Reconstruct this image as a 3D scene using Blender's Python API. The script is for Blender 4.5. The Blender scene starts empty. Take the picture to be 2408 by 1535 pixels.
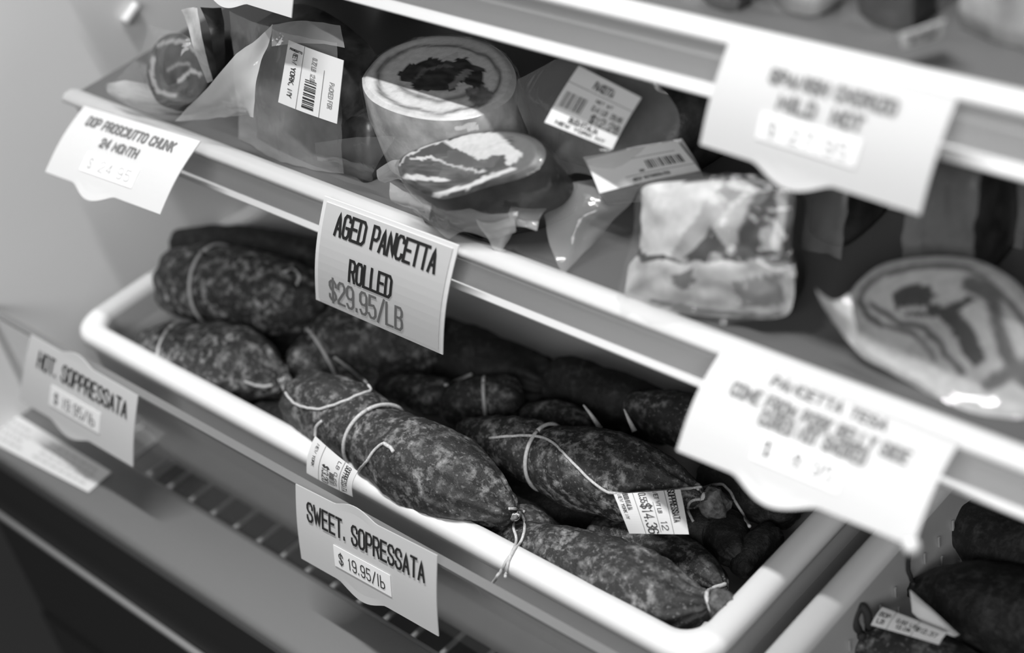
import bpy, math, random
import numpy as np
from mathutils import Vector, noise
from mathutils.bvhtree import BVHTree

sc = bpy.context.scene
COL = sc.collection
random.seed(7)

# ------------------------------------------------------------------ camera, world, light
FPX = 3806.41                      # focal length in pixels of the 2408 x 1535 frame
CAM = np.array([0.895, -0.40, 1.25])
AX = -np.array([-4483.0, -1858.0, FPX]); AX /= np.linalg.norm(AX)
AY = np.array([4891.0, -4003.0, FPX]); AY -= AX * (AX @ AY); AY /= np.linalg.norm(AY)
AZ = np.cross(AX, AY)
ROT = np.stack([AX, AY, AZ])       # world = ROT @ (right, down, forward)

def ray(px, py):
    return ROT @ np.array([px - 1204.0, py - 767.5, FPX])

def P(px, py, x=None, y=None, z=None):
    """the point of a real plane x=, y= or z= that the photograph shows at this pixel"""
    r = ray(px, py)
    if y is not None: t = (y - CAM[1]) / r[1]
    elif z is not None: t = (z - CAM[2]) / r[2]
    else: t = (x - CAM[0]) / r[0]
    return CAM + r * t

def depth(p):
    return (ROT.T @ (np.array(p) - CAM))[2]

cd = bpy.data.cameras.new('camera')
cam = bpy.data.objects.new('camera', cd); COL.objects.link(cam)
right, down, fwd = ROT @ [1, 0, 0], ROT @ [0, 1, 0], ROT @ [0, 0, 1]
from mathutils import Matrix
M = Matrix(((right[0], -down[0], -fwd[0], CAM[0]),
            (right[1], -down[1], -fwd[1], CAM[1]),
            (right[2], -down[2], -fwd[2], CAM[2]), (0, 0, 0, 1)))
cam.matrix_world = M
cd.sensor_width = 36.0
cd.lens = FPX / 2408.0 * 36.0
cd.clip_start = 0.02
cd.dof.use_dof = True
cd.dof.focus_distance = 0.815
cd.dof.aperture_fstop = 4.0
sc.camera = cam

w = bpy.data.worlds.new('shop'); sc.world = w; w.use_nodes = True
w.node_tree.nodes['Background'].inputs[0].default_value = (1, 1, 1, 1)
w.node_tree.nodes['Background'].inputs[1].default_value = 0.055

def area(name, loc, target, sx, sy, power):
    ld = bpy.data.lights.new(name, 'AREA'); ld.shape = 'RECTANGLE'
    ld.size = sx; ld.size_y = sy; ld.energy = power
    o = bpy.data.objects.new(name, ld); COL.objects.link(o)
    o.location = loc
    d = Vector(target) - Vector(loc)
    o.rotation_euler = d.to_track_quat('-Z', 'Y').to_euler()
    return o
area('canopy_tube_light', (0.36, -0.13, 1.95), (0.36, 0.03, 0.8), 0.74, 0.03, 17.0)
area('shop_ceiling_light', (1.4, -1.6, 2.0), (0.1, 0.0, 0.8), 1.6, 0.5, 25.0)

sc.view_settings.view_transform = 'Standard'
sc.view_settings.look = 'None'
sc.view_settings.exposure = 0.0
sc.view_settings.gamma = 1.0
sc.view_settings.use_curve_mapping = False
sc.cycles.transparent_max_bounces = 24

# ------------------------------------------------------------------ materials (all greys: the photograph is black and white)
def nt(name):
    m = bpy.data.materials.new(name); m.use_nodes = True
    return m, m.node_tree.nodes, m.node_tree.links

def g(v): return (v, v, v, 1)

def plain(name, v, rough=0.5, spec=0.5, metal=0.0, mottle=0.0, mscale=60.0, bump=0.0):
    m, n, l = nt(name); b = n['Principled BSDF']
    b.inputs['Base Color'].default_value = g(v)
    b.inputs['Roughness'].default_value = rough
    b.inputs['Metallic'].default_value = metal
    b.inputs['Specular IOR Level'].default_value = spec
    if mottle or bump:
        tc = n.new('ShaderNodeTexCoord'); no = n.new('ShaderNodeTexNoise')
        no.inputs['Scale'].default_value = mscale; no.inputs['Detail'].default_value = 5
        l.new(tc.outputs['Object'], no.inputs['Vector'])
        if mottle:
            r = n.new('ShaderNodeValToRGB')
            r.color_ramp.elements[0].position = .3; r.color_ramp.elements[0].color = g(max(0, v - mottle))
            r.color_ramp.elements[1].position = .7; r.color_ramp.elements[1].color = g(min(1, v + mottle))
            l.new(no.outputs['Fac'], r.inputs[0]); l.new(r.outputs[0], b.inputs['Base Color'])
        if bump:
            bp = n.new('ShaderNodeBump'); bp.inputs['Strength'].default_value = bump; bp.inputs['Distance'].default_value = .002
            l.new(no.outputs['Fac'], bp.inputs['Height']); l.new(bp.outputs[0], b.inputs['Normal'])
    return m

def salami_mat(name, dark, light, amount):
    m, n, l = nt(name); b = n['Principled BSDF']
    tc = n.new('ShaderNodeTexCoord')
    n1 = n.new('ShaderNodeTexNoise'); n1.inputs['Scale'].default_value = 185; n1.inputs['Detail'].default_value = 6; n1.inputs['Roughness'].default_value = .65
    n2 = n.new('ShaderNodeTexNoise'); n2.inputs['Scale'].default_value = 45; n2.inputs['Detail'].default_value = 4
    n3 = n.new('ShaderNodeTexNoise'); n3.inputs['Scale'].default_value = 520; n3.inputs['Detail'].default_value = 3
    for q in (n1, n2, n3): l.new(tc.outputs['Object'], q.inputs['Vector'])
    r1 = n.new('ShaderNodeValToRGB'); r1.color_ramp.elements[0].position = .47; r1.color_ramp.elements[1].position = .70
    r2 = n.new('ShaderNodeValToRGB'); r2.color_ramp.elements[0].position = .36; r2.color_ramp.elements[1].position = .68
    r3 = n.new('ShaderNodeValToRGB'); r3.color_ramp.elements[0].position = .60; r3.color_ramp.elements[1].position = .72
    l.new(n1.outputs['Fac'], r1.inputs[0]); l.new(n2.outputs['Fac'], r2.inputs[0]); l.new(n3.outputs['Fac'], r3.inputs[0])
    mu = n.new('ShaderNodeMath'); mu.operation = 'MULTIPLY'
    l.new(r1.outputs[0], mu.inputs[0]); l.new(r2.outputs[0], mu.inputs[1])
    m3 = n.new('ShaderNodeMath'); m3.operation = 'MULTIPLY'; m3.inputs[1].default_value = .30
    l.new(r3.outputs[0], m3.inputs[0])
    ad = n.new('ShaderNodeMath'); ad.operation = 'ADD'; l.new(mu.outputs[0], ad.inputs[0]); l.new(m3.outputs[0], ad.inputs[1])
    m2 = n.new('ShaderNodeMath'); m2.operation = 'MULTIPLY'; m2.use_clamp = True; m2.inputs[1].default_value = amount
    l.new(ad.outputs[0], m2.inputs[0])
    mx = n.new('ShaderNodeMix'); mx.data_type = 'RGBA'
    mx.inputs[6].default_value = g(dark); mx.inputs[7].default_value = g(light)
    l.new(m2.outputs[0], mx.inputs[0]); l.new(mx.outputs[2], b.inputs['Base Color'])
    b.inputs['Roughness'].default_value = .55; b.inputs['Specular IOR Level'].default_value = .35
    bp = n.new('ShaderNodeBump'); bp.inputs['Strength'].default_value = .8; bp.inputs['Distance'].default_value = .0016
    l.new(n1.outputs['Fac'], bp.inputs['Height']); l.new(bp.outputs[0], b.inputs['Normal'])
    return m

def film_mat(name, haze=.2, white=.7, rough=.10, bscale=70, bstr=.35, gloss=.7):
    """thin clear plastic: mostly transparent, a milky share of diffuse light, fresnel glints on the creases"""
    m, n, l = nt(name); out = n['Material Output']; n.remove(n['Principled BSDF'])
    t = n.new('ShaderNodeBsdfTransparent'); t.inputs[0].default_value = g(.97)
    d = n.new('ShaderNodeBsdfDiffuse'); d.inputs[0].default_value = g(white)
    gl = n.new('ShaderNodeBsdfGlossy'); gl.inputs[0].default_value = g(1); gl.inputs['Roughness'].default_value = rough
    m1 = n.new('ShaderNodeMixShader'); m1.inputs[0].default_value = haze
    m2 = n.new('ShaderNodeMixShader')
    fr = n.new('ShaderNodeLayerWeight'); fr.inputs[0].default_value = .5
    pw = n.new('ShaderNodeMath'); pw.operation = 'POWER'; pw.inputs[1].default_value = 4
    fm = n.new('ShaderNodeMath'); fm.operation = 'MULTIPLY_ADD'; fm.inputs[1].default_value = .5 * gloss; fm.inputs[2].default_value = .045 * gloss
    tc = n.new('ShaderNodeTexCoord'); no = n.new('ShaderNodeTexNoise')
    no.inputs['Scale'].default_value = bscale; no.inputs['Detail'].default_value = 3; no.inputs['Distortion'].default_value = .8
    l.new(tc.outputs['Object'], no.inputs['Vector'])
    if bstr:
        bp = n.new('ShaderNodeBump'); bp.inputs['Strength'].default_value = bstr; bp.inputs['Distance'].default_value = .003
        l.new(no.outputs['Fac'], bp.inputs['Height'])
        l.new(bp.outputs[0], gl.inputs['Normal']); l.new(bp.outputs[0], fr.inputs['Normal'])
    l.new(fr.outputs['Facing'], pw.inputs[0]); l.new(pw.outputs[0], fm.inputs[0]); l.new(fm.outputs[0], m2.inputs[0])
    l.new(t.outputs[0], m1.inputs[1]); l.new(d.outputs[0], m1.inputs[2])
    l.new(m1.outputs[0], m2.inputs[1]); l.new(gl.outputs[0], m2.inputs[2]); l.new(m2.outputs[0], out.inputs[0])
    return m

def attr_mat(name, rough=.4, spec=.4, var=.12, scale=300):
    m, n, l = nt(name); b = n['Principled BSDF']
    a = n.new('ShaderNodeVertexColor'); a.layer_name = 'pattern'
    tc = n.new('ShaderNodeTexCoord'); no = n.new('ShaderNodeTexNoise'); no.inputs['Scale'].default_value = scale; no.inputs['Detail'].default_value = 4
    l.new(tc.outputs['Object'], no.inputs['Vector'])
    mr = n.new('ShaderNodeMapRange'); mr.inputs[3].default_value = 1 - var * 2; mr.inputs[4].default_value = 1 + var * 2
    l.new(no.outputs['Fac'], mr.inputs[0])
    mx = n.new('ShaderNodeMix'); mx.data_type = 'RGBA'; mx.blend_type = 'MULTIPLY'; mx.inputs[0].default_value = 1
    l.new(a.outputs[0], mx.inputs[6]); l.new(mr.outputs[0], mx.inputs[7]); l.new(mx.outputs[2], b.inputs['Base Color'])
    b.inputs['Roughness'].default_value = rough; b.inputs['Specular IOR Level'].default_value = spec
    return m

MT = dict(
    liner=plain('case_liner', .76, .45), back=plain('case_back', .30, .5), white_metal=plain('white_enamel', .78, .32),
    lip=plain('shelf_edge_enamel', .72, .34), deck=plain('shelf_deck', .10, .42, bump=.0), ledge=plain('ledge_metal', .22, .45),
    black=plain('black_bumper', .022, .5), chrome=plain('bright_strip', .42, .35), wire=plain('grille_wire', .45, .4),
    pit=plain('case_pan', .012, .6), shopfloor=plain('shop_floor', .10, .5), tray=plain('white_plastic', .80, .38), tray_side=plain('tray_wall_plastic', .55, .42), slot=plain('slot_light', .42, .5),
    card=plain('card_white', .63, .55), sleeve=plain('sleeve_edge', .84, .3), card_dim=plain('card_grey', .60, .5), sticker=plain('sticker_white', .92, .6),
    ink=plain('black_ink', .02, .6), grey_ink=plain('grey_ink', .16, .6), pencil=plain('pen_ink', .05, .6), faint_ink=plain('faint_ink', .45, .6),
    paper=plain('label_paper', .66, .6), twine=plain('twine', .55, .8, mottle=.12, mscale=900), dark_twine=plain('dark_cord', .03, .8),
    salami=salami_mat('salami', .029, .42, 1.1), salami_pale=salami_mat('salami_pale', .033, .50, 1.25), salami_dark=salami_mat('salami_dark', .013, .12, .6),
    tail=plain('casing_tail', .11, .6, mottle=.08, mscale=300, bump=.5),
    film=film_mat('vacuum_film', .05), film_hazy=film_mat('vacuum_film_hazy', .24), film_milky=film_mat('vacuum_film_milky', .45, .8),
    film_clear=film_mat('vacuum_skin', .012, gloss=.6),
    film_haze2=film_mat('vacuum_film_thick', .19, .75),
    plexi=film_mat('clear_guard', .006, .8, .03, 5, .0), plexi_edge=plain('guard_edge', .20, .3),
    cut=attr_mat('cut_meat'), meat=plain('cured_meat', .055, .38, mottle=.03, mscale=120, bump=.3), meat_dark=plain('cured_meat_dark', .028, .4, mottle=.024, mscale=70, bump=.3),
    rind=plain('fat_rind', .42, .45, mottle=.18, mscale=70, bump=.3), fat=plain('white_fat', .66, .45, mottle=.06, mscale=90),
)

# ------------------------------------------------------------------ helpers
def mesh_obj(name, V, F, mat, parent=None, smooth=False, col=None):
    """V in world metres; children are stored relative to their thing's base point"""
    V = [tuple(float(c) for c in v) for v in V]
    base = np.array(parent['base'][:]) if parent is not None and 'base' in parent else None
    if parent is None:
        a = np.array(V); base = np.array([a[:, 0].mean(), a[:, 1].mean(), a[:, 2].min()])
    V = [(v[0] - base[0], v[1] - base[1], v[2] - base[2]) for v in V]
    me = bpy.data.meshes.new(name); me.from_pydata(V, [], F); me.validate()
    if smooth:
        for p in me.polygons: p.use_smooth = True
    if mat is not None: me.materials.append(mat)
    if col is not None:
        ca = me.color_attributes.new('pattern', 'FLOAT_COLOR', 'POINT')
        for i, c in enumerate(col): ca.data[i].color = (c, c, c, 1)
    o = bpy.data.objects.new(name, me); COL.objects.link(o)
    o['base'] = [float(c) for c in base]
    if parent is None: o.location = base
    else: o.parent = parent
    return o

def tag(o, label, cat, group=None, kind=None):
    o['label'] = label; o['category'] = cat
    if group: o['group'] = group
    if kind: o['kind'] = kind
    return o

def thing(name, label, cat, base, group=None):
    o = bpy.data.objects.new(name, None); COL.objects.link(o)
    o.empty_display_size = .01
    o.location = base; o['base'] = [float(c) for c in base]
    return tag(o, label, cat, group)

def struct(o, label=None):
    o['kind'] = 'structure'
    if label: o['label'] = label
    return o

def box(x0, x1, y0, y1, z0, z1):
    V = [(x, y, z) for x in (x0, x1) for y in (y0, y1) for z in (z0, z1)]
    F = [(0, 1, 3, 2), (4, 6, 7, 5), (0, 4, 5, 1), (2, 3, 7, 6), (0, 2, 6, 4), (1, 5, 7, 3)]
    return V, F

def join(*parts):
    V, F = [], []
    for v, f in parts:
        k = len(V); V += list(v); F += [tuple(i + k for i in q) for q in f]
    return V, F

def sweep_x(profile, x0, x1, n=2, closed=True):
    """a (y, z) profile run along x, ends capped"""
    V, F = [], []
    m = len(profile)
    for i in range(n):
        x = x0 + (x1 - x0) * i / (n - 1)
        V += [(x, y, z) for y, z in profile]
    for i in range(n - 1):
        for j in range(m if closed else m - 1):
            a = i * m + j; b = i * m + (j + 1) % m
            F.append((a, b, b + m, a + m))
    if closed:
        F.append(tuple(range(m))[::-1]); F.append(tuple((n - 1) * m + j for j in range(m)))
    return V, F

def catmull(pts, n):
    pts = [np.array(p, float) for p in pts]
    out = []
    for i in range(len(pts) - 1):
        p0 = pts[max(i - 1, 0)]; p1 = pts[i]; p2 = pts[i + 1]; p3 = pts[min(i + 2, len(pts) - 1)]
        for k in range(n):
            t = k / n
            out.append(.5 * (2 * p1 + (p2 - p0) * t + (2 * p0 - 5 * p1 + 4 * p2 - p3) * t * t + (3 * p1 - p0 - 3 * p2 + p3) * t ** 3))
    out.append(pts[-1])
    return out

def frames(pts):
    T = []
    for i in range(len(pts)):
        d = pts[min(i + 1, len(pts) - 1)] - pts[max(i - 1, 0)]
        T.append(d / (np.linalg.norm(d) + 1e-12))
    up = np.array([0, 0, 1.0])
    if abs(T[0] @ up) > .95: up = np.array([0, 1.0, 0])
    N = []
    nrm = up - T[0] * (up @ T[0]); nrm /= np.linalg.norm(nrm)
    for t in T:
        nrm = nrm - t * (nrm @ t); nrm /= np.linalg.norm(nrm) + 1e-12
        N.append(nrm.copy())
    return T, N, [np.cross(t, n) for t, n in zip(T, N)]

def tube(pts, r, seg=8):
    pts = [np.array(p, float) for p in pts]
    T, N, B = frames(pts)
    V, F = [], []
    for i, p in enumerate(pts):
        rr = r[i] if hasattr(r, '__len__') else r
        for k in range(seg):
            a = 2 * math.pi * k / seg
            V.append(p + rr * (math.cos(a) * N[i] + math.sin(a) * B[i]))
    for i in range(len(pts) - 1):
        for k in range(seg):
            a = i * seg + k; b = i * seg + (k + 1) % seg
            F.append((a, b, b + seg, a + seg))
    F.append(tuple(range(seg))[::-1]); F.append(tuple((len(pts) - 1) * seg + k for k in range(seg)))
    return V, F

def grid_faces(nu, nv):
    return [(i * nv + j, (i + 1) * nv + j, (i + 1) * nv + j + 1, i * nv + j + 1) for i in range(nu - 1) for j in range(nv - 1)]

def sheet(ctrl, n=10, amp=0.0, freq=60, seed=0, thick=0.0):
    """a crumpled film or paper sheet through a grid of control points"""
    rows = [catmull(r, n) for r in ctrl]
    cols = [catmull([r[j] for r in rows], n) for j in range(len(rows[0]))]
    nu, nv = len(cols), len(cols[0])
    V = []
    for i in range(nu):
        for j in range(nv):
            p = cols[i][j].copy()
            if amp:
                v = Vector(p * freq) + Vector((seed * 7.3, seed * 3.1, seed))
                d = noise.noise_vector(v) + .45 * noise.noise_vector(v * 2.7)
                p += amp * np.array(d)
            V.append(p)
    F = grid_faces(nu, nv)
    if thick:
        k = len(V)
        nrm = np.cross(cols[-1][0] - cols[0][0], cols[0][-1] - cols[0][0]); nrm /= np.linalg.norm(nrm) + 1e-9
        V2 = [v - nrm * thick for v in V]
        F2 = [tuple(k + q for q in f[::-1]) for f in F]
        rim = [i * nv for i in range(nu)] + [(nu - 1) * nv + j for j in range(1, nv)] + [i * nv + nv - 1 for i in range(nu - 2, -1, -1)] + [j for j in range(nv - 2, 0, -1)]
        side = [(rim[q], rim[(q + 1) % len(rim)], k + rim[(q + 1) % len(rim)], k + rim[q]) for q in range(len(rim))]
        V = V + V2; F = F + F2 + side
    return V, F

# stroke lettering ---------------------------------------------------------------
GL = {
 'A': [[(0, 0), (.5, 1), (1, 0)], [(.2, .3), (.8, .3)]],
 'B': [[(0, 0), (0, 1), (.7, 1), (.95, .88), (.95, .66), (.7, .54), (0, .54)], [(.7, .54), (1, .42), (1, .14), (.72, 0), (0, 0)]],
 'C': [[(1, .78), (1, .88), (.74, 1), (.26, 1), (0, .86), (0, .14), (.26, 0), (.74, 0), (1, .12), (1, .22)]],
 'D': [[(0, 0), (0, 1), (.66, 1), (1, .84), (1, .16), (.66, 0), (0, 0)]],
 'E': [[(1, 1), (0, 1), (0, 0), (1, 0)], [(0, .52), (.85, .52)]],
 'F': [[(1, 1), (0, 1), (0, 0)], [(0, .52), (.85, .52)]],
 'G': [[(1, .80), (1, .88), (.74, 1), (.26, 1), (0, .86), (0, .14), (.26, 0), (.74, 0), (1, .14), (1, .46), (.55, .46)]],
 'H': [[(0, 0), (0, 1)], [(1, 0), (1, 1)], [(0, .52), (1, .52)]],
 'I': [[(.5, 0), (.5, 1)]],
 'K': [[(0, 0), (0, 1)], [(1, 1), (.05, .45)], [(.35, .62), (1, 0)]],
 'L': [[(0, 1), (0, 0), (1, 0)]],
 'M': [[(0, 0), (0, 1), (.5, .3), (1, 1), (1, 0)]],
 'N': [[(0, 0), (0, 1), (1, 0), (1, 1)]],
 'O': [[(.5, 1), (.26, 1), (0, .86), (0, .14), (.26, 0), (.74, 0), (1, .14), (1, .86), (.74, 1), (.5, 1)]],
 'P': [[(0, 0), (0, 1), (.72, 1), (1, .87), (1, .56), (.72, .43), (0, .43)]],
 'R': [[(0, 0), (0, 1), (.72, 1), (1, .87), (1, .6), (.72, .48), (0, .48)], [(.6, .48), (1, 0)]],
 'S': [[(1, .72), (1, .86), (.74, 1), (.26, 1), (0, .86), (0, .68), (.2, .56), (.8, .44), (1, .32), (1, .14), (.74, 0), (.26, 0), (0, .14), (0, .28)]],
 'T': [[(0, 1), (1, 1)], [(.5, 1), (.5, 0)]],
 'U': [[(0, 1), (0, .14), (.26, 0), (.74, 0), (1, .14), (1, 1)]],
 'W': [[(0, 1), (.25, 0), (.5, .75), (.75, 0), (1, 1)]],
 'Y': [[(0, 1), (.5, .5), (1, 1)], [(.5, .5), (.5, 0)]],
 'Z': [[(0, 1), (1, 1), (0, 0), (1, 0)]],
 '0': [[(.5, 1), (.26, 1), (0, .86), (0, .14), (.26, 0), (.74, 0), (1, .14), (1, .86), (.74, 1), (.5, 1)]],
 '1': [[(.2, .8), (.55, 1), (.55, 0)]],
 '2': [[(0, .7), (0, .86), (.26, 1), (.74, 1), (1, .86), (1, .66), (0, .12), (0, 0), (1, 0)]],
 '3': [[(0, .8), (.26, 1), (.74, 1), (1, .86), (1, .64), (.6, .53), (1, .4), (1, .14), (.74, 0), (.26, 0), (0, .18)]],
 '4': [[(.75, 0), (.75, 1), (0, .3), (1, .3)]],
 '5': [[(.95, 1), (.08, 1), (.05, .56), (.74, .6), (1, .45), (1, .14), (.74, 0), (.26, 0), (0, .16)]],
 '6': [[(.95, .85), (.74, 1), (.26, 1), (0, .86), (0, .14), (.26, 0), (.74, 0), (1, .14), (1, .44), (.74, .56), (.26, .56), (0, .44)]],
 '7': [[(0, 1), (1, 1), (.35, 0)]],
 '8': [[(.5, .54), (.1, .66), (.1, .88), (.5, 1), (.9, .88), (.9, .66), (.5, .54), (0, .4), (0, .14), (.5, 0), (1, .14), (1, .4), (.5, .54)]],
 '9': [[(.05, .15), (.26, 0), (.74, 0), (1, .14), (1, .86), (.74, 1), (.26, 1), (0, .86), (0, .56), (.26, .44), (.74, .44), (1, .56)]],
 '$': [[(1, .72), (1, .84), (.74, .94), (.26, .94), (0, .84), (0, .68), (.2, .56), (.8, .44), (1, .32), (1, .16), (.74, .06), (.26, .06), (0, .16), (0, .28)], [(.5, 1.06), (.5, -.06)]],
 '/': [[(0, -.05), (1, 1.05)]],
 '.': [[(.4, 0), (.4, .09)]],
 ',': [[(.45, .08), (.3, -.14)]],
 "'": [[(.4, 1), (.4, .78)]],
 'l': [[(.5, 0), (.5, 1)]],
 'b': [[(0, 1), (0, 0), (.7, 0), (1, .14), (1, .42), (.7, .56), (0, .5)]],
}
NARROW = {'I': .35, '.': .32, ',': .3, "'": .3, '1': .6, 'l': .35, ' ': .55, 'M': 1.25, 'W': 1.3, '/': .9}

def text_strokes(s, width, height, gap=.34):
    """lay a line out to fill width x height; polylines with origin at its left bottom"""
    ws = [NARROW.get(c, 1.0) for c in s]
    total = sum(ws) + gap * (len(s) - 1)
    k = width / total
    x = 0; out = []
    for c, wc in zip(s, ws):
        for pl in GL.get(c, []):
            out.append([(x + px * wc * k, py * height) for px, py in pl])
        x += (wc + gap) * k
    return out

def stroke_mesh(polylines, th, mapf, maxseg):
    """thick 2-D polylines mapped onto a surface by mapf(x, y)"""
    V, F = [], []
    for pl in polylines:
        pts = [np.array(pl[0], float)]
        for q in pl[1:]:
            a = pts[-1]; q = np.array(q, float); n = max(1, int(np.linalg.norm(q - a) / maxseg))
            pts += [a + (q - a) * (i + 1) / n for i in range(n)]
        m = len(pts)
        if m < 2: continue
        # butt ends are pushed out by half a stroke so corners close
        d0 = pts[1] - pts[0]; d1 = pts[-1] - pts[-2]
        pts[0] = pts[0] - d0 / (np.linalg.norm(d0) + 1e-12) * th * .5
        pts[-1] = pts[-1] + d1 / (np.linalg.norm(d1) + 1e-12) * th * .5
        k = len(V)
        for i in range(m):
            da = pts[i] - pts[max(i - 1, 0)]; db = pts[min(i + 1, m - 1)] - pts[i]
            if i == 0: da = db
            if i == m - 1: db = da
            da = da / (np.linalg.norm(da) + 1e-12); db = db / (np.linalg.norm(db) + 1e-12)
            na = np.array([-da[1], da[0]]); nb = np.array([-db[1], db[0]])
            nn = na + nb; ln = nn @ nn
            mit = nn * (2 / ln) if ln > .35 else nn / (math.sqrt(ln) + 1e-9) * 1.3
            V.append(mapf(*(pts[i] + mit * th / 2))); V.append(mapf(*(pts[i] - mit * th / 2)))
        F += [(k + 2 * i, k + 2 * i + 1, k + 2 * i + 3, k + 2 * i + 2) for i in range(m - 1)]
    return V, F

class Card:
    """a bent rectangular card given by its four corners (top-left, top-right, bottom-left, bottom-right)"""
    def __init__(s, A, B, C, D, bow_u=0.0, bow_v=0.0, sag=1.0):
        s.A, s.B, s.C, s.D = [np.array(q, float) for q in (A, B, C, D)]
        s.n = np.cross(s.C - s.A, s.B - s.A); s.n /= np.linalg.norm(s.n)
        if s.n @ (CAM - s.A) < 0: s.n = -s.n
        s.w = np.linalg.norm(s.B - s.A); s.h = np.linalg.norm(s.C - s.A)
        s.bu, s.bv = bow_u, bow_v
    def at(s, u, v, off=0.0):
        p = s.A * (1 - u) * (1 - v) + s.B * u * (1 - v) + s.C * (1 - u) * v + s.D * u * v
        cu = math.sin(math.pi * min(max(u, 0), 1)); cv = math.sin(math.pi * min(max(v, 0), 1))
        return p + s.n * (s.bu * cu + s.bv * cv + off)
    def patch(s, u0, u1, v0, v1, nu, nv, off, thick=.0004, edge_top=None, edge_bot=None):
        top, bot = [], []
        for i in range(nu):
            u = u0 + (u1 - u0) * i / (nu - 1)
            a = v0 - (edge_top(u) if edge_top else 0); b = v1 + (edge_bot(u) if edge_bot else 0)
            for j in range(nv):
                v = a + (b - a) * j / (nv - 1)
                top.append(s.at(u, v, off + thick)); bot.append(s.at(u, v, off))
        k = len(top); F = grid_faces(nu, nv)
        F2 = [tuple(k + q for q in f[::-1]) for f in F]
        rim = [i * nv for i in range(nu)] + [(nu - 1) * nv + j for j in range(1, nv)] + [i * nv + nv - 1 for i in range(nu - 2, -1, -1)] + [j for j in range(nv - 2, 0, -1)]
        side = [(rim[q], rim[(q + 1) % len(rim)], k + rim[(q + 1) % len(rim)], k + rim[q]) for q in range(len(rim))]
        return top + bot, F + F2 + side
    def write(s, text, u0, u1, v0, v1, off, th, gap=.42, slope=0.0):
        W, H = (u1 - u0) * s.w, (v1 - v0) * s.h
        pl = text_strokes(text, W, H, gap)
        return stroke_mesh(pl, th, lambda x, y: s.at(u0 + x / s.w, v1 - y / s.h + slope * (x / W - .5), off), .003)
    def bars(s, u0, u1, v0, v1, off, n, seed, along='u'):
        rnd = random.Random(seed); parts = []
        t = 0.0
        for i in range(n):
            a = (i + .1) / n; b = a + rnd.choice([.25, .45, .7]) / n
            if along == 'u':
                q = [(u0 + (u1 - u0) * a, v0), (u0 + (u1 - u0) * b, v0), (u0 + (u1 - u0) * b, v1), (u0 + (u1 - u0) * a, v1)]
            else:
                q = [(u0, v0 + (v1 - v0) * a), (u1, v0 + (v1 - v0) * a), (u1, v0 + (v1 - v0) * b), (u0, v0 + (v1 - v0) * b)]
            parts.append(([s.at(x, y, off) for x, y in q], [(0, 1, 2, 3)]))
        return join(*parts)

def bump_fn(c, wd, d):
    def f(u):
        t = abs(u - c) / (wd / 2)
        return d * (.5 + .5 * math.cos(math.pi * t)) ** .6 if t < 1 else 0.0
    return f

def price_tag(label, card, lines, price=None, bot=None, top=None, mat='card', margin=0.0, bu=.012):
    base = card.at(.5, 1.0)
    t = thing('price_tag', label, 'price tag', base, 'price tags of the deli case')
    # clear holder with its finger tab, the card in it, the hand-written price sticker
    mesh_obj('holder', *card.patch(0, 1, 0, 1, 41, 13, 0, .0006, top, bot), MT['sleeve' if margin else mat], t)
    if margin:
        mesh_obj('card', *card.patch(margin, 1 - margin, margin * 1.2, 1 - margin * 1.3, 31, 13, .0007, .0003), MT[mat], t)
    for k, (s, u0, u1, v0, v1, th, ink) in enumerate(lines):
        mesh_obj('lettering', *card.write(s, u0, u1, v0, v1, .0013, th), MT[ink], t)
    if price:
        s, u0, u1, v0, v1, ink = price
        st = mesh_obj('price_sticker', *card.patch(u0, u1, v0, v1, 12, 4, .0008, .0003), MT['sticker'], t)
        du, dv = u1 - u0, v1 - v0
        mesh_obj('lettering', *card.write(s, u0 + du * .1, u1 - du * .1, v0 + dv * .25, v1 - dv * .22, .0014, .0007, .5), MT[ink], st)
    return t

# ------------------------------------------------------------------ the case: walls, shelves, deck, front
struct(mesh_obj('wall_left', *box(-.03, 0.0, -.125, .46, .30, 1.75), MT['liner']), 'white inner side wall of the refrigerated case')
struct(mesh_obj('wall_back', *box(-.03, 1.75, .46, .48, .30, 1.75), MT['back']), 'back panel of the refrigerated case')
struct(mesh_obj('trim_1', *box(-.03, 1.75, -.11, .46, .49, .50), MT['pit']), 'dark pan under the wire deck of the case')
struct(mesh_obj('floor', *box(-2.5, 3.5, -3.0, .5, -.05, 0.0), MT['shopfloor']), 'dark shop floor in front of the case')

def shelf(name, label, yl, zt, x0, x1, h):
    t = thing(name, label, 'shelf', (x0, yl + .2, zt - .034))
    # steel deck, then the folded price channel in front: bead on top, recessed face, flared lower edge
    mesh_obj('shelf_deck', *box(x0, x1, yl + .008, yl + .36, zt - .022, zt - .004), MT['deck'], t)
    bead = [(yl + .011, zt - .005), (yl + .009, zt - .0015), (yl + .005, zt + .0002), (yl + .001, zt - .0002), (yl - .0022, zt - .002),
            (yl - .003, zt - .0042), (yl - .001, zt - .0062), (yl + .003, zt - .007), (yl + .0045, zt - h * .55), (yl + .0038, zt - h * .70),
            (yl + .0018, zt - h * .82), (yl - .0012, zt - h * .91), (yl - .0034, zt - h * .96), (yl - .0040, zt - h * .985), (yl - .0028, zt - h),
            (yl + .004, zt - h * .95), (yl + .0085, zt - h * .85), (yl + .0095, zt - h * .65)]
    mesh_obj('price_channel', *sweep_x(bead, x0, x1, 2), MT['lip'], t, True)
    for x in (x0 + .004, x1 - .02):
        mesh_obj('bracket', *box(x, x + .004, yl + .03, yl + .42, zt - .048, zt - .0221), MT['white_metal'], t)
    return t
shelf('display_shelf', 'middle white-edged metal shelf holding the wrapped pancetta', 0.0, .8295, .055, 1.55, .0262)
shelf('display_shelf', 'upper white-edged metal shelf crossing the top of the case', .04, .9525, .055, 1.55, .0300)

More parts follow.
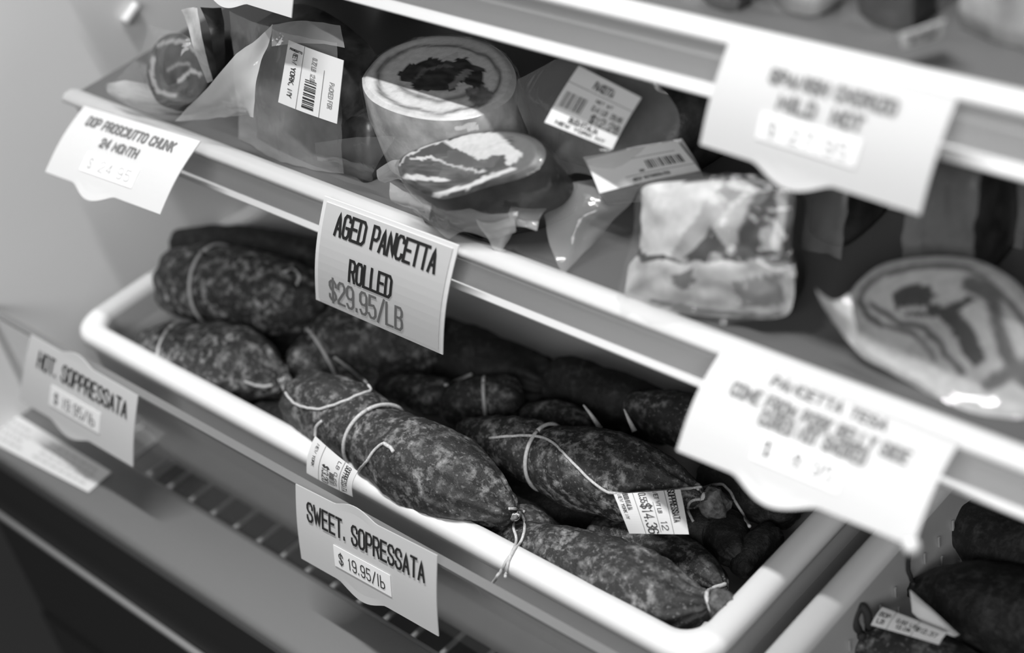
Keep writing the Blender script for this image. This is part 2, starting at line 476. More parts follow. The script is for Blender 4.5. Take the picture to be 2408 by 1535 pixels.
# white rods added for the bright spots of light on the wall
for (px, py), (qx, qy), lb in (((293, 52), (322, 10), 'small white rod added as a light spot on side wall under the upper shelf'), ((527, 532), (575, 507), 'small white rod added as a light spot on side wall behind the dark salame')):
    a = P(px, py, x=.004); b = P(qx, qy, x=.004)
    tag(mesh_obj('light_spot', *tube(catmull([a, (a + b) / 2, b], 4), .0034, 10), MT['white_metal'], None, True), lb, 'light spot', 'light spots on the side wall')

# wire deck in front of and under the trays
t = thing('deck_grille', 'dark wire deck grille between front ledge and white trays', 'grille', (.7, .1, .56))
DZ = .566
xs = [.0721 + .0236 * k - .0236 * 3 for k in range(64)]
for x in xs[:64]:
    pass
parts = []
for x in xs: parts.append(tube([(x, -.0745, DZ), (x, .40, DZ)], .0017, 6))
mesh_obj('cross_wires', *join(*parts), MT['wire'], t, True)['kind'] = 'stuff'
mesh_obj('frame_bar', *tube([(.002, -.0742, DZ), (1.5, -.0742, DZ)], .0028, 8), MT['wire'], t, True)
mesh_obj('frame_bar', *tube([(-.0, .40, DZ), (1.5, .40, DZ)], .003, 8), MT['wire'], t, True)
mesh_obj('support_bar', *box(0, 1.5, .1, .11, .50, DZ - .0018), MT['wire'], t)

# front of the case
t = thing('case_front', 'grey metal front ledge and black bumper of the display case', 'case front', (.8, -.13, .40))
mesh_obj('front_ledge', *sweep_x([(-.0775, .50), (-.0775, .6135), (-.0795, .615), (-.1195, .615), (-.1222, .6135), (-.1235, .611), (-.1235, .50)], -.03, 1.7), MT['ledge'], t, True)
mesh_obj('bumper', *sweep_x([(-.1236, .606), (-.125, .606), (-.127, .58), (-.127, .44), (-.1236, .44)], -.03, 1.7), MT['black'], t)
zb = P(235, 1380, y=-.13)[2]
mesh_obj('bright_strip', *sweep_x([(-.1275, zb - .0022), (-.130, zb - .0022), (-.1315, zb), (-.130, zb + .0022), (-.1275, zb + .0022)], -.03, 1.7), MT['chrome'], t, True)
mesh_obj('kick_panel', *sweep_x([(-.12, .30), (-.129, .30), (-.129, .439), (-.12, .439)], -.03, 1.7), MT['black'], t)

# clear guard standing on the ledge
t = thing('clear_guard', 'clear plastic guard panel standing along the front ledge', 'guard', (.8, -.08, .615))
mesh_obj('pane', *box(.001, 1.6, -.0815, -.0785, .6152, .7005), MT['plexi'], t)
mesh_obj('top_edge', *box(.001, 1.6, -.0825, -.0775, .7006, .7026), MT['plexi_edge'], t)

# ledge sticker
A, B, Cc, D = P(-150, 860, z=.6153), P(262, 1110, z=.6153), P(-210, 940, z=.6153), P(208, 1158, z=.6153)
ls = Card(A, B, Cc, D)
t = thing('ledge_sticker', 'white printed notice strip stuck on the grey front ledge', 'sticker', ls.at(.5, .5))
mesh_obj('paper', *ls.patch(0, 1, 0, 1, 6, 4, 0, .0003), MT['card'], t)
rnd = random.Random(3); parts = []
for u0, u1 in ((.36, .62), (.68, .96)):
    for r in range(4):
        u = u0 + rnd.uniform(0, .03); v = .18 + r * .19
        while u < u1 - .02:
            q = min(rnd.uniform(.015, .04), u1 - u)
            parts.append(([ls.at(u, v, .0005), ls.at(u + q, v, .0005), ls.at(u + q, v + .085, .0005), ls.at(u, v + .085, .0005)], [(0, 1, 2, 3)]))
            u += q + .008
mesh_obj('lettering', *join(*parts), MT['faint_ink'], t)

# ------------------------------------------------------------------ trays
def rr_loop(x0, x1, y0, y1, r, z, n=8):
    out = []
    for cx, cy, a0 in ((x1 - r, y0 + r, -90), (x1 - r, y1 - r, 0), (x0 + r, y1 - r, 90), (x0 + r, y0 + r, 180)):
        for k in range(n + 1):
            a = math.radians(a0 + 90 * k / n)
            out.append((cx + r * math.cos(a), cy + r * math.sin(a), z))
    return out

def loft(loops, cap_end=True):
    V, F = [], []
    n = len(loops[0])
    for L in loops: V += L
    for i in range(len(loops) - 1):
        for j in range(n):
            a = i * n + j; b = i * n + (j + 1) % n
            F.append((a, b, b + n, a + n))
    if cap_end: F.append(tuple((len(loops) - 1) * n + j for j in range(n)))
    return V, F

RIMS = []
def tray(label, x0, x1, y0, y1, ztop, zbot, zfloor):
    t = thing('plastic_tray', label, 'tray', ((x0 + x1) / 2, (y0 + y1) / 2, zbot), 'white trays on the wire deck')
    w_ = .0155; tp = .012
    def L(ins, z, r=.022): return rr_loop(x0 + ins, x1 - ins, y0 + ins, y1 - ins, max(.004, r - ins * .6), z)
    # rolled rim
    loops = [L(.0028, ztop - .011), L(.0004, ztop - .0095), L(0, ztop - .006), L(.0006, ztop - .003), L(.0028, ztop - .0008), L(.006, ztop), L(.010, ztop),
             L(.0132, ztop - .0008), L(.0150, ztop - .003), L(w_, ztop - .006)]
    rv, rf = loft(loops, False); RIMS.append(BVHTree.FromPolygons([Vector(q) for q in rv], rf))
    mesh_obj('rim', rv, rf, MT['tray'], t, True)
    # tapering walls, floor
    inn = [L(w_, ztop - .006), L(w_ + .001, ztop - .02), L(w_ + tp * .6, zfloor + .004), L(w_ + tp * .6 + .004, zfloor)]
    outw = [L(.004, ztop - .011), L(.0045, ztop - .03), L(.0045 + tp * 1.2, zbot + .004), L(.0045 + tp * 1.2 + .003, zbot)]
    vi = loft(inn, True); vo = loft(outw, True)
    mesh_obj('wall', *join(vi, vo), MT['tray_side'], t)
    return t
TZ = .69
t1 = tray('white rimmed plastic tray full of tied salami', .0521, .5585, -.0574, .29, TZ, .569, .634)
# stacking lug inside the left rim
a = P(368, 668, z=.686); b = P(402, 640, z=.686)
mesh_obj('stacking_lug', *box(.064, .076, a[1], b[1] + .012, .674, .6865), MT['tray'], t1)
t2 = tray('white perforated tray at right edge holding dark salami', .5748, 1.08, -.0574, .29, TZ, .569, .60)
parts = []
for i in range(13):
    for j in range(4):
        y = -.045 + i * .013; z = .668 - j * .0125
        xi = .5748 + .0155 + .0008 + (TZ - .006 - z) * .105
        parts.append(box(xi - .0006, xi + .0004, y, y + .0009, z - .0065, z))
mesh_obj('vent_slots', *join(*parts), MT['slot'], t2)['kind'] = 'stuff'

# ------------------------------------------------------------------ salami
def salame(label, pts, mat='salami', seed=0, girth=(), folds=.95, start_round=True, tail=None, nub=0.0, wrinkle=1.0, name='salame', group='salami tied with twine'):
    """pts: (px, py, height z of the axis, radius in px) along the axis; tail end is the last point"""
    c3 = []; rr = []
    for px, py, z, rp in pts:
        p = P(px, py, z=z); c3.append(p); rr.append(rp * depth(p) / FPX)
    n = 12
    sp = catmull([np.append(p, r) for p, r in zip(c3, rr)], n)
    # add a rounded cap before the first and after the last station
    d0 = sp[0][:3] - sp[1][:3]; d0 /= np.linalg.norm(d0)
    d1 = sp[-1][:3] - sp[-2][:3]; d1 /= np.linalg.norm(d1)
    r0, r1 = sp[0][3], sp[-1][3]
    pre = [np.append(sp[0][:3] + d0 * r0 * .8 * math.sin(a), r0 * math.cos(a)) for a in (1.55, 1.35, 1.1, .85, .6, .3)]
    post = [np.append(sp[-1][:3] + d1 * r1 * .8 * math.sin(a), r1 * math.cos(a)) for a in (.3, .6, .85, 1.1, 1.35, 1.55)]
    sp = pre + sp + post
    C3 = [s[:3] for s in sp]; R = [max(s[3], .0004) for s in sp]
    T, N, B = frames(C3)
    # arc length parameter
    S = [0.0]
    for i in range(1, len(C3)): S.append(S[-1] + np.linalg.norm(C3[i] - C3[i - 1]))
    tot = S[-1]; seg = 56
    rnd = random.Random(seed); ph = rnd.uniform(0, 6)
    gs = [gq * tot for gq in girth]
    V = []
    for i, c in enumerate(C3):
        e = max(0.0, 1 - (tot - S[i]) / (tot * .30)); e2 = max(0.0, 1 - S[i] / (tot * .22))
        dent = 1.0
        for q in gs: dent -= .10 * math.exp(-((S[i] - q) / .004) ** 2)
        for k in range(seg):
            a = 2 * math.pi * k / seg
            d = math.cos(a) * N[i] + math.sin(a) * B[i]
            v = Vector(c + d * R[i]) * 42 + Vector((seed * 5.1, seed, 0))
            lump = noise.noise(v) * .09 + noise.noise(v * 2.6) * .045 + noise.noise(v * 6) * .028
            fold = folds * (e ** 1.6 * .16 * math.cos(9 * a + ph + 1.5 * math.sin(3 * a + ph)) + e2 ** 1.6 * .09 * math.cos(8 * a + ph))
            V.append(c + d * R[i] * dent * (1 + lump * wrinkle + fold))
    F = []
    for i in range(len(C3) - 1):
        for k in range(seg):
            a = i * seg + k; b = i * seg + (k + 1) % seg
            F.append((a, b, b + seg, a + seg))
    F.append(tuple(range(seg))[::-1]); F.append(tuple((len(C3) - 1) * seg + k for k in range(seg)))
    zmin = min(v[2] for v in V)
    base = (float(np.mean([c[0] for c in C3])), float(np.mean([c[1] for c in C3])), float(zmin))
    o = thing(name, label, 'salame', base, group)
    mesh_obj('casing', V, F, MT[mat], o, True)
    SKINS.append(BVHTree.FromPolygons([Vector(v) for v in V], F))
    for q in girth:
        i = min(range(len(S)), key=lambda j: abs(S[j] - q * tot))
        loop = []
        for k in range(45):
            a = 2 * math.pi * k / 44
            tilt = T[i] * R[i] * .10 * math.sin(a + ph)
            loop.append(C3[i] + tilt + (math.cos(a) * N[i] + math.sin(a) * B[i]) * R[i] * .985)
        mesh_obj('twine', *tube(loop, .0011, 6), MT['twine'], o, True)
    if nub:
        p = C3[-1]; pts_ = []; rad = []
        for k in range(9):
            s = k / 8; pts_.append(p + d1 * nub * s + np.array([0, 0, -.35 * nub * s * s])); rad.append(nub * (.22 + .42 * math.sin(math.pi * min(1, s * .85 + .12)) + .05 * math.sin(7 * s)))
        rad[-1] *= .45; rad[0] = nub * .24
        Vn, Fn = tube(pts_, rad, 18)
        Vn = [v + .0030 * np.array(noise.noise_vector(Vector(v) * 190)) + .0012 * np.array(noise.noise_vector(Vector(v) * 520)) for v in Vn]
        tl = mesh_obj('casing_tail', Vn, Fn, MT['tail'], o, True)
        lp = []
        T2, N2, B2 = frames([p, p + d1 * .01])
        for k in range(41):
            a = 4 * math.pi * k / 40
            lp.append(p + d1 * (.0006 + .0022 * k / 40) + (math.cos(a) * N2[0] + math.sin(a) * B2[0]) * nub * .33)
        mesh_obj('twine_knot', *tube(lp, .0009, 6), MT['twine'], tl, True)
    o['axis_end'] = [float(c) for c in C3[-1]]
    return o

STRINGS = []
def string(*a, **k): STRINGS.append((a, k))
SKINS = []
def lay_string(parent, pts, r=.0008, mat='twine', name='twine'):
    # the twine lies on whatever casing it crosses, else hangs at the given height
    q2 = catmull([(px, py, z) for px, py, z in pts], 8)
    q = []
    for px, py, z in q2:
        d = ray(px, py); d = d / np.linalg.norm(d); best = None
        for tree in SKINS:
            h = tree.ray_cast(Vector(CAM), Vector(d), 3.0)
            if h[0] is not None and (best is None or h[3] < best): best = h[3]
        q.append(CAM + d * (best - r * .9) if best is not None else P(px, py, z=z))
    for _ in range(3): q = [q[0]] + [(q[i - 1] + 2 * q[i] + q[i + 1]) / 4 for i in range(1, len(q) - 1)] + [q[-1]]
    q = [p + .0004 * np.array(noise.noise_vector(Vector(p) * 260)) for p in q]
    return mesh_obj(name, *tube(q, r, 6), MT[mat], parent, True)

D_ = salame('short salame in the front left corner with twine band and knotted nose', [(368, 832, .672, 66), (425, 838, .674, 86), (520, 855, .677, 98), (590, 872, .677, 88), (636, 886, .676, 48)], 'salami_pale', 1, (.30,), nub=.008)
string(D_, [(655, 892, .682), (668, 915, .684), (690, 947, .70), (745, 962, .712), (800, 946, .722), (850, 925, .722), (873, 914, .722), (840, 880, .715), (786, 840, .705)])
string(D_, [(640, 905, .69), (610, 908, .695), (575, 897, .70)], .0009)
A_ = salame('thick salame at back left with twine band and puckered end', [(440, 662, .685, 84), (495, 668, .688, 98), (580, 684, .690, 95), (660, 698, .690, 92), (715, 702, .688, 72)], 'salami_pale', 2, (.38,), nub=.0)
string(A_, [(668, 640, .715), (688, 632, .715), (705, 650, .714), (698, 668, .712)], .0009)
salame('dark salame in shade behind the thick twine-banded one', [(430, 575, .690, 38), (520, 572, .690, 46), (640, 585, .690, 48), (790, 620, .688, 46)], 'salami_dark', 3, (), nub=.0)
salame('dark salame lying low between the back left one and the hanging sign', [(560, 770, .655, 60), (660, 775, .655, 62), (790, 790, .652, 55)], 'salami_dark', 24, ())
E_ = salame('salame partly hidden below the bottom edge of the hanging pancetta sign', [(728, 858, .668, 62), (800, 815, .672, 88), (900, 800, .672, 92), (990, 800, .668, 80)], 'salami', 4, (.22,), nub=0)
F_ = salame('large salame in the middle front tied round its waist with twine', [(728, 948, .690, 74), (775, 965, .692, 90), (850, 1006, .694, 92), (905, 1045, .694, 92), (970, 1082, .695, 105), (1050, 1125, .695, 106), (1120, 1162, .694, 82), (1180, 1196, .692, 44)], 'salami', 5, (.43,), nub=.004)
string(F_, [(1196, 1195, .70), (1212, 1196, .703), (1235, 1203, .703)], .0008)
string(F_, [(1218, 1200, .702), (1208, 1240, .704), (1214, 1270, .706), (1204, 1300, .706), (1185, 1330, .702), (1172, 1352, .696), (1150, 1382, .684)], .0008)
string(F_, [(1222, 1200, .702), (1234, 1232, .705), (1228, 1268, .706), (1206, 1298, .707), (1194, 1330, .703), (1188, 1356, .696)], .0008)
string(F_, [(902, 1042, .716), (880, 1058, .716), (862, 1085, .715), (842, 1108, .712)], .0008)
string(F_, [(902, 1042, .716), (918, 1052, .716), (925, 1062, .715)], .0011)
string(F_, [(757, 990, .714), (742, 1005, .714), (741, 1025, .713)], .0009)
G_ = salame('salame right of the middle with crossed twine and paper weigh label', [(1100, 1018, .680, 36), (1160, 1032, .682, 56), (1235, 1055, .684, 72), (1285, 1074, .684, 80), (1370, 1100, .685, 100), (1470, 1126, .685, 98), (1560, 1146, .684, 74), (1632, 1166, .683, 30)], 'salami_pale', 6, (.40,), nub=.013)
string(G_, [(1150, 1030, .703), (1200, 1025, .708), (1250, 1024, .709), (1295, 1036, .709), (1340, 1080, .709), (1390, 1130, .708), (1440, 1160, .705), (1530, 1155, .703), (1600, 1150, .70), (1650, 1144, .698)])
string(G_, [(1640, 1150, .698), (1690, 1138, .70), (1712, 1150, .70), (1742, 1200, .695), (1763, 1238, .69)])
string(G_, [(1648, 1172, .698), (1622, 1180, .698), (1618, 1200, .696), (1630, 1225, .692)])
H_ = salame('mottled salame along the front right corner with its knot on the rim', [(1165, 1275, .668, 48), (1230, 1288, .670, 64), (1310, 1318, .672, 84), (1420, 1360, .674, 100), (1510, 1398, .676, 98), (1590, 1418, .678, 76), (1650, 1420, .682, 36)], 'salami', 7, (), nub=.012)
string(H_, [(1668, 1420, .69), (1660, 1400, .695), (1672, 1385, .697), (1705, 1373, .697)], .0011)
salame('small salame end peeping out under the middle one', [(1180, 1235, .660, 40), (1240, 1232, .662, 46), (1275, 1248, .662, 34)], 'salami', 8, ())
salame('shaded salame with folded end lying behind the front right one', [(1420, 1260, .655, 50), (1520, 1290, .656, 62), (1610, 1325, .657, 60), (1670, 1362, .660, 40), (1700, 1388, .664, 14)], 'salami', 9, (), folds=1.0)
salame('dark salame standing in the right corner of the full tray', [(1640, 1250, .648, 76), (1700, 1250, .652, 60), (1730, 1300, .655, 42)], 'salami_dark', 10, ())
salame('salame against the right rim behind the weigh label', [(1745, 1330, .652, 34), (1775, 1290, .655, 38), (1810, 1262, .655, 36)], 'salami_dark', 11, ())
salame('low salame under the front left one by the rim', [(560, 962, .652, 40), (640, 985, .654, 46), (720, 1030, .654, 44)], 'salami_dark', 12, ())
salame('lumpy dark salame behind the middle one', [(905, 915, .664, 30), (960, 925, .665, 46), (1035, 930, .666, 44)], 'salami', 13, (), wrinkle=1.8)
K_ = salame('shaded salame with upright twine behind the gap in the middle', [(1070, 960, .662, 46), (1120, 945, .664, 58), (1190, 940, .664, 56)], 'salami', 14, (.55,), wrinkle=1.4)
string(K_, [(1045, 905, .69), (1075, 893, .695), (1110, 880, .70)], .0009)
salame('shaded salame top showing above the crossed twine', [(1250, 985, .664, 38), (1310, 985, .665, 46), (1370, 1005, .664, 40)], 'salami', 15, ())
N_ = salame('shaded salame beside the left edge of the pork belly side tag', [(1500, 960, .664, 40), (1570, 975, .666, 62), (1660, 1010, .666, 66), (1740, 1060, .664, 50)], 'salami', 16, ())
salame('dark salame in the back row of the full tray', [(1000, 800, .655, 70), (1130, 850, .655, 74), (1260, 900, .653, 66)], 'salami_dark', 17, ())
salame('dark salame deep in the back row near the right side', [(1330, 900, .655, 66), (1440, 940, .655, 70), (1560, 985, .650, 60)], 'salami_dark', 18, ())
salame('black salame added as shade under the pork belly side tag by the right rim', [(1690, 1120, .655, 60), (1760, 1150, .655, 70), (1840, 1190, .655, 56)], 'salami_dark', 31, ())  # added to darken the corner that the tag shades
salame('dark salame added to blacken the gap between the two middle ones', [(1170, 1150, .650, 50), (1290, 1200, .650, 62), (1420, 1235, .650, 54)], 'salami_dark', 32, ())  # added low in the pile to darken the gap over the tray floor
# loose twine ends standing in the shade
for pts, lb in (([(1372, 952, .69), (1390, 975, .688), (1412, 1008, .684)], 'short white twine end in the shaded middle of the tray'), ([(1468, 962, .69), (1478, 985, .688), (1492, 1014, .684)], 'pale pointed twine end right of the short white one')):
    q = catmull([P(px, py, z=z) for px, py, z in pts], 6)
    tag(mesh_obj('twine_end', *tube(q, [.0005 + .0012 * k / len(q) for k in range(len(q))], 6), MT['twine'], None, True), lb, 'twine', 'loose twine ends')
# second tray
salame('big black salame at the right edge under the price channel', [(2290, 1240, .655, 70), (2380, 1290, .658, 110), (2500, 1350, .658, 120)], 'salami_dark', 19, (), group='dark salami in the right tray')
S2 = salame('dark salame with dangling black cord in right tray', [(2150, 1385, .655, 24), (2215, 1400, .658, 76), (2320, 1430, .660, 116), (2460, 1480, .660, 130)], 'salami_dark', 20, (), group='dark salami in the right tray')
string(S2, [(2150, 1375, .664), (2136, 1340, .672), (2140, 1300, .684), (2146, 1262, .694)], .0011, 'dark_twine')
S3 = salame('salame under the weigh label in bottom right corner', [(2020, 1525, .652, 40), (2080, 1530, .654, 66), (2180, 1560, .655, 80), (2290, 1610, .653, 70)], 'salami', 21, (), group='dark salami in the right tray')
string(S3, [(2030, 1500, .665), (2010, 1465, .672), (2022, 1425, .678), (2040, 1440, .676), (2045, 1480, .668)], .0022, 'dark_twine')

SKINS += RIMS
for a_, k_ in STRINGS: lay_string(*a_, **k_)

# paper weigh labels ------------------------------------------------------------
def weigh_label(label, card, rows, vertical=True, seed=1, group='paper weigh labels', part_of=None, mat='paper', barcode=None, name='weigh_label', rules=(), curl=None, ink='ink'):
    if part_of is None:
        t = thing(name, label, 'label', card.at(.5, 1.0), group)
    else: t = part_of
    p = mesh_obj('paper' if part_of is None else 'label', *card.patch(0, 1, 0, 1, 17, 17, 0, .0003), MT[mat], t)
    host = t if part_of is None else p
    for (s, u0, u1, v0, v1, th) in rows:
        mesh_obj('lettering', *card.write(s, u0, u1, v0, v1, .0006, th), MT[ink], host)
    if rules:
        parts = []
        for (u0, v0, u1, v1) in rules:
            parts.append(stroke_mesh([[(u0 * card.w, v0 * card.h), (u1 * card.w, v1 * card.h)]], .0003, lambda x, y: card.at(x / card.w, y / card.h, .0006), .004))
        mesh_obj('rule_lines', *join(*parts), MT['grey_ink'], host)
    if barcode:
        mesh_obj('barcode', *card.bars(*barcode, .0006, 16, seed), MT['ink'], host)
    return t

class Turned:
    """a card read sideways: text runs down the card"""
    def __init__(s, c):
        s.c = c; s.w = c.h; s.h = c.w
    def at(s, u, v, off=0.0): return s.c.at(1 - v, u, off)
    patch = Card.patch; write = Card.write; bars = Card.bars
# label on the right-hand salame, text running downwards
zl = .704
TL, TR = P(1443, 1162, z=.705), P(1600, 1150, z=.702)
BL, BR = P(1480, 1254, z=.690), P(1620, 1256, z=.690)
lc = Turned(Card(TL, TR, BL, BR, .001, .002))
weigh_label('white weigh label dated and priced hanging from the right-hand tied salame', lc,
            [('SOPPRESSATA', -.0, .72, .10, .20, .0005), ('12', .70, .9, .32, .42, .0004), ('$14.36', .28, .98, .50, .66, .0006),
             ('NET WT LB', .02, .5, .36, .42, .0003), ('0.55', .02, .24, .54, .64, .0004), ('BUONITALIA', 0, .4, .80, .87, .0003), ('NEW YORK NY', .02, .62, .90, .95, .00025)],
            rules=((0, .25, 1, .25), (0, .72, 1, .72), (.25, .46, .95, .46)), group='paper weigh labels')
# label on the twine of the big middle salame, hanging over the rim
TL, TR = P(742, 1025, z=.713), P(842, 1108, z=.711)
BL, BR = P(722, 1112, z=.697), P(830, 1168, z=.697)
lc = Turned(Card(TL, TR, BL, BR, .001, .002))
weigh_label('white weigh label hanging over the front rim from the middle salame', lc,
            [('SOPPRESSATA', .05, .95, .1, .2, .0004), ('$13.20', .45, .95, .48, .62, .0005), ('LB 0.66', .1, .9, .3, .36, .0003), ('NEW YORK', .1, .7, .82, .88, .0003)], rules=((0, .25, 1, .25), (0, .7, 1, .7)),
            barcode=(.55, .95, .36, .46), seed=5)
TL, TR = P(2075, 1427, z=.681), P(2228, 1488, z=.681)
BL, BR = P(2048, 1470, z=.676), P(2208, 1516, z=.676)
lc = Card(TL, TR, BL, BR, .001, .001)
weigh_label('grey weigh label lying across the salame in bottom right corner', lc,
            [('SOP', .04, .2, .25, .45, .0004), ('LB', .06, .16, .6, .8, .0004), ('0.62 LB', .32, .6, .3, .5, .0004), ('$12.37', .62, .92, .35, .62, .0005), ('12.08', .35, .56, .62, .8, .0004)],
            rules=((.24, 0, .24, 1), (.6, 0, .6, 1)), mat='paper')
tp = [P(2140, 1385, z=.692), P(2256, 1492, z=.680), P(2160, 1420, z=.680), P(2200, 1460, z=.676)]
tag(mesh_obj('paper_scrap', *sheet([[tp[0], (tp[0] + tp[1]) / 2, tp[1]], [P(2143, 1410, z=.686), P(2190, 1440, z=.682), P(2250, 1494, z=.678)], [P(2146, 1440, z=.680), P(2180, 1468, z=.678), P(2246, 1496, z=.676)]], 6, .0003, 80, 2, .0003), MT['paper'], None, True),
    'folded triangle of white paper above the bottom right weigh label', 'paper')

# ------------------------------------------------------------------ price tags
def tagcard(tl, tr, bl, br, y0, y1, bu=0.0, bv=0.0):
    return Card(P(*tl, y=y0), P(*tr, y=y0), P(*bl, y=y1), P(*br, y=y1), bu, bv)
bb = bump_fn(.44, .36, .15)
YF = -.0035
cone_tag = price_tag('big white tag on the middle shelf lip reading come from pork belly side', tagcard((1700, 822), (2255, 1045), (1592, 1060), (2148, 1287), YF - .002, -.046, .0, .004),
          [('PANCETTA TESA', .26, .74, .055, .15, .0009, 'grey_ink'), ('COME FROM PORK BELLY SIDE', .13, .87, .25, .37, .0011, 'grey_ink'), ('CURED NOT SMOKED', .29, .73, .40, .52, .0011, 'grey_ink')],
          ('$ 18.95', .31, .68, .57, .83, 'pencil'), bb)
cv = P(2144, 1284, y=-.0475)
bead = [[cv + .0034 * np.array([math.cos(q) * math.cos(e), math.sin(q) * math.cos(e), math.sin(e)]) for q in np.linspace(0, 2 * math.pi, 17)[:-1]] for e in np.linspace(-1.5, 1.5, 9)]
mesh_obj('corner_bead', *loft(bead, True), MT['white_metal'], cone_tag, True)
price_tag('sharp bordered sign on the middle shelf lip reading aged pancetta rolled', tagcard((765, 460), (1081, 576), (745, 703), (1043, 833), YF - .001, -.0165, 0, .003),
          [('AGED PANCETTA', .135, .885,   .085, .275, .0018, 'ink'), ('ROLLED', .285, .605, .45, .645, .0018, 'ink'), ('$29.95/LB', .13, .70, .705, .925, .0016, 'grey_ink')], None, None, None, 'card', .03)
price_tag('white tag at far left end of the middle shelf reading prosciutto chunk', tagcard((200, 250), (473, 333), (108, 405), (378, 505), YF - .002, -.044, 0, .002),
          [('DOP PROSCIUTTO CHUNK', .12, .86, .12, .24, .0011, 'grey_ink'), ('24 MONTH', .33, .64, .35, .46, .0011, 'grey_ink')], ('$ 24.95', .27, .72, .57, .83, 'faint_ink'), bb)
price_tag('large blurred white tag on the upper shelf lip', tagcard((1717, 97), (2253, 233), (1648, 340), (2165, 505), .036, .015, 0, .002),
          [('SPANISH CHORIZO', .24, .79, .14, .25, .0012, 'grey_ink'), ('MILD  HOT', .31, .68, .34, .46, .0012, 'grey_ink')], ('$ 27.95', .25, .70, .53, .78, 'faint_ink'), bb)
price_tag('white tag corner cut off by the top left of the frame', tagcard((455, -190), (712, -118), (420, -40), (687, 42), .036, .020, 0, .001),
          [('CHORIZO', .2, .8, .2, .36, .0011, 'grey_ink')], ('$ 22.95', .28, .72, .5, .76, 'faint_ink'), bb)
tb = bump_fn(.44, .30, .09); bs = bump_fn(.46, .34, .12)
price_tag('white tag clipped to the clear guard reading hot soppressata', tagcard((75, 786), (326, 930), (48, 940), (314, 1097), -.0832, -.101, 0, .001),
          [('HOT. SOPPRESSATA', .12, .93, .14, .36, .0013, 'ink')], ('$ 19.95/lb', .27, .72, .50, .80, 'pencil'), bs, tb)
price_tag('grey-white tag clipped to the clear guard reading sweet sopressata', tagcard((697, 1137), (1030, 1305), (711, 1312), (1033, 1495), -.0832, -.097, 0, .001),
          [('SWEET. SOPRESSATA', .095, .925, .15, .38, .0013, 'ink')], ('$ 19.95/lb', .28, .69, .53, .81, 'pencil'), bs, tb, 'card_dim')

# ------------------------------------------------------------------ packaged meats on the middle shelf
def in_poly(x, y, poly):
    c = False; j = len(poly) - 1
    for i in range(len(poly)):
        xi, yi = poly[i]; xj, yj = poly[j]
        if (yi > y) != (yj > y) and x < (xj - xi) * (y - yi) / (yj - yi) + xi: c = not c
        j = i
    return c
def seg_dist(x, y, pl):
    best = 1e9
    for (ax, ay), (bx, by) in zip(pl[:-1], pl[1:]):
        dx, dy = bx - ax, by - ay; L = dx * dx + dy * dy + 1e-9
        t = min(1, max(0, ((x - ax) * dx + (y - ay) * dy) / L))
        best = min(best, math.hypot(x - ax - t * dx, y - ay - t * dy))
    return best
def smooth(e0, e1, x):
    t = min(1, max(0, (x - e0) / (e1 - e0))); return t * t * (3 - 2 * t)

class Slab:
    """a cut piece of meat: flat cut face with an outline, rounded sides going back along -n.
    The outline is given in the face's own plane."""
    def __init__(s, outline_px, z=None, plane=None):
        s.pl = plane
        s.pts = [s.un(*q) for q in outline_px]
    def un(s, px, py):
        n, p0 = s.pl; r = ray(px, py)
        return CAM + r * ((p0 - CAM) @ n) / (r @ n)

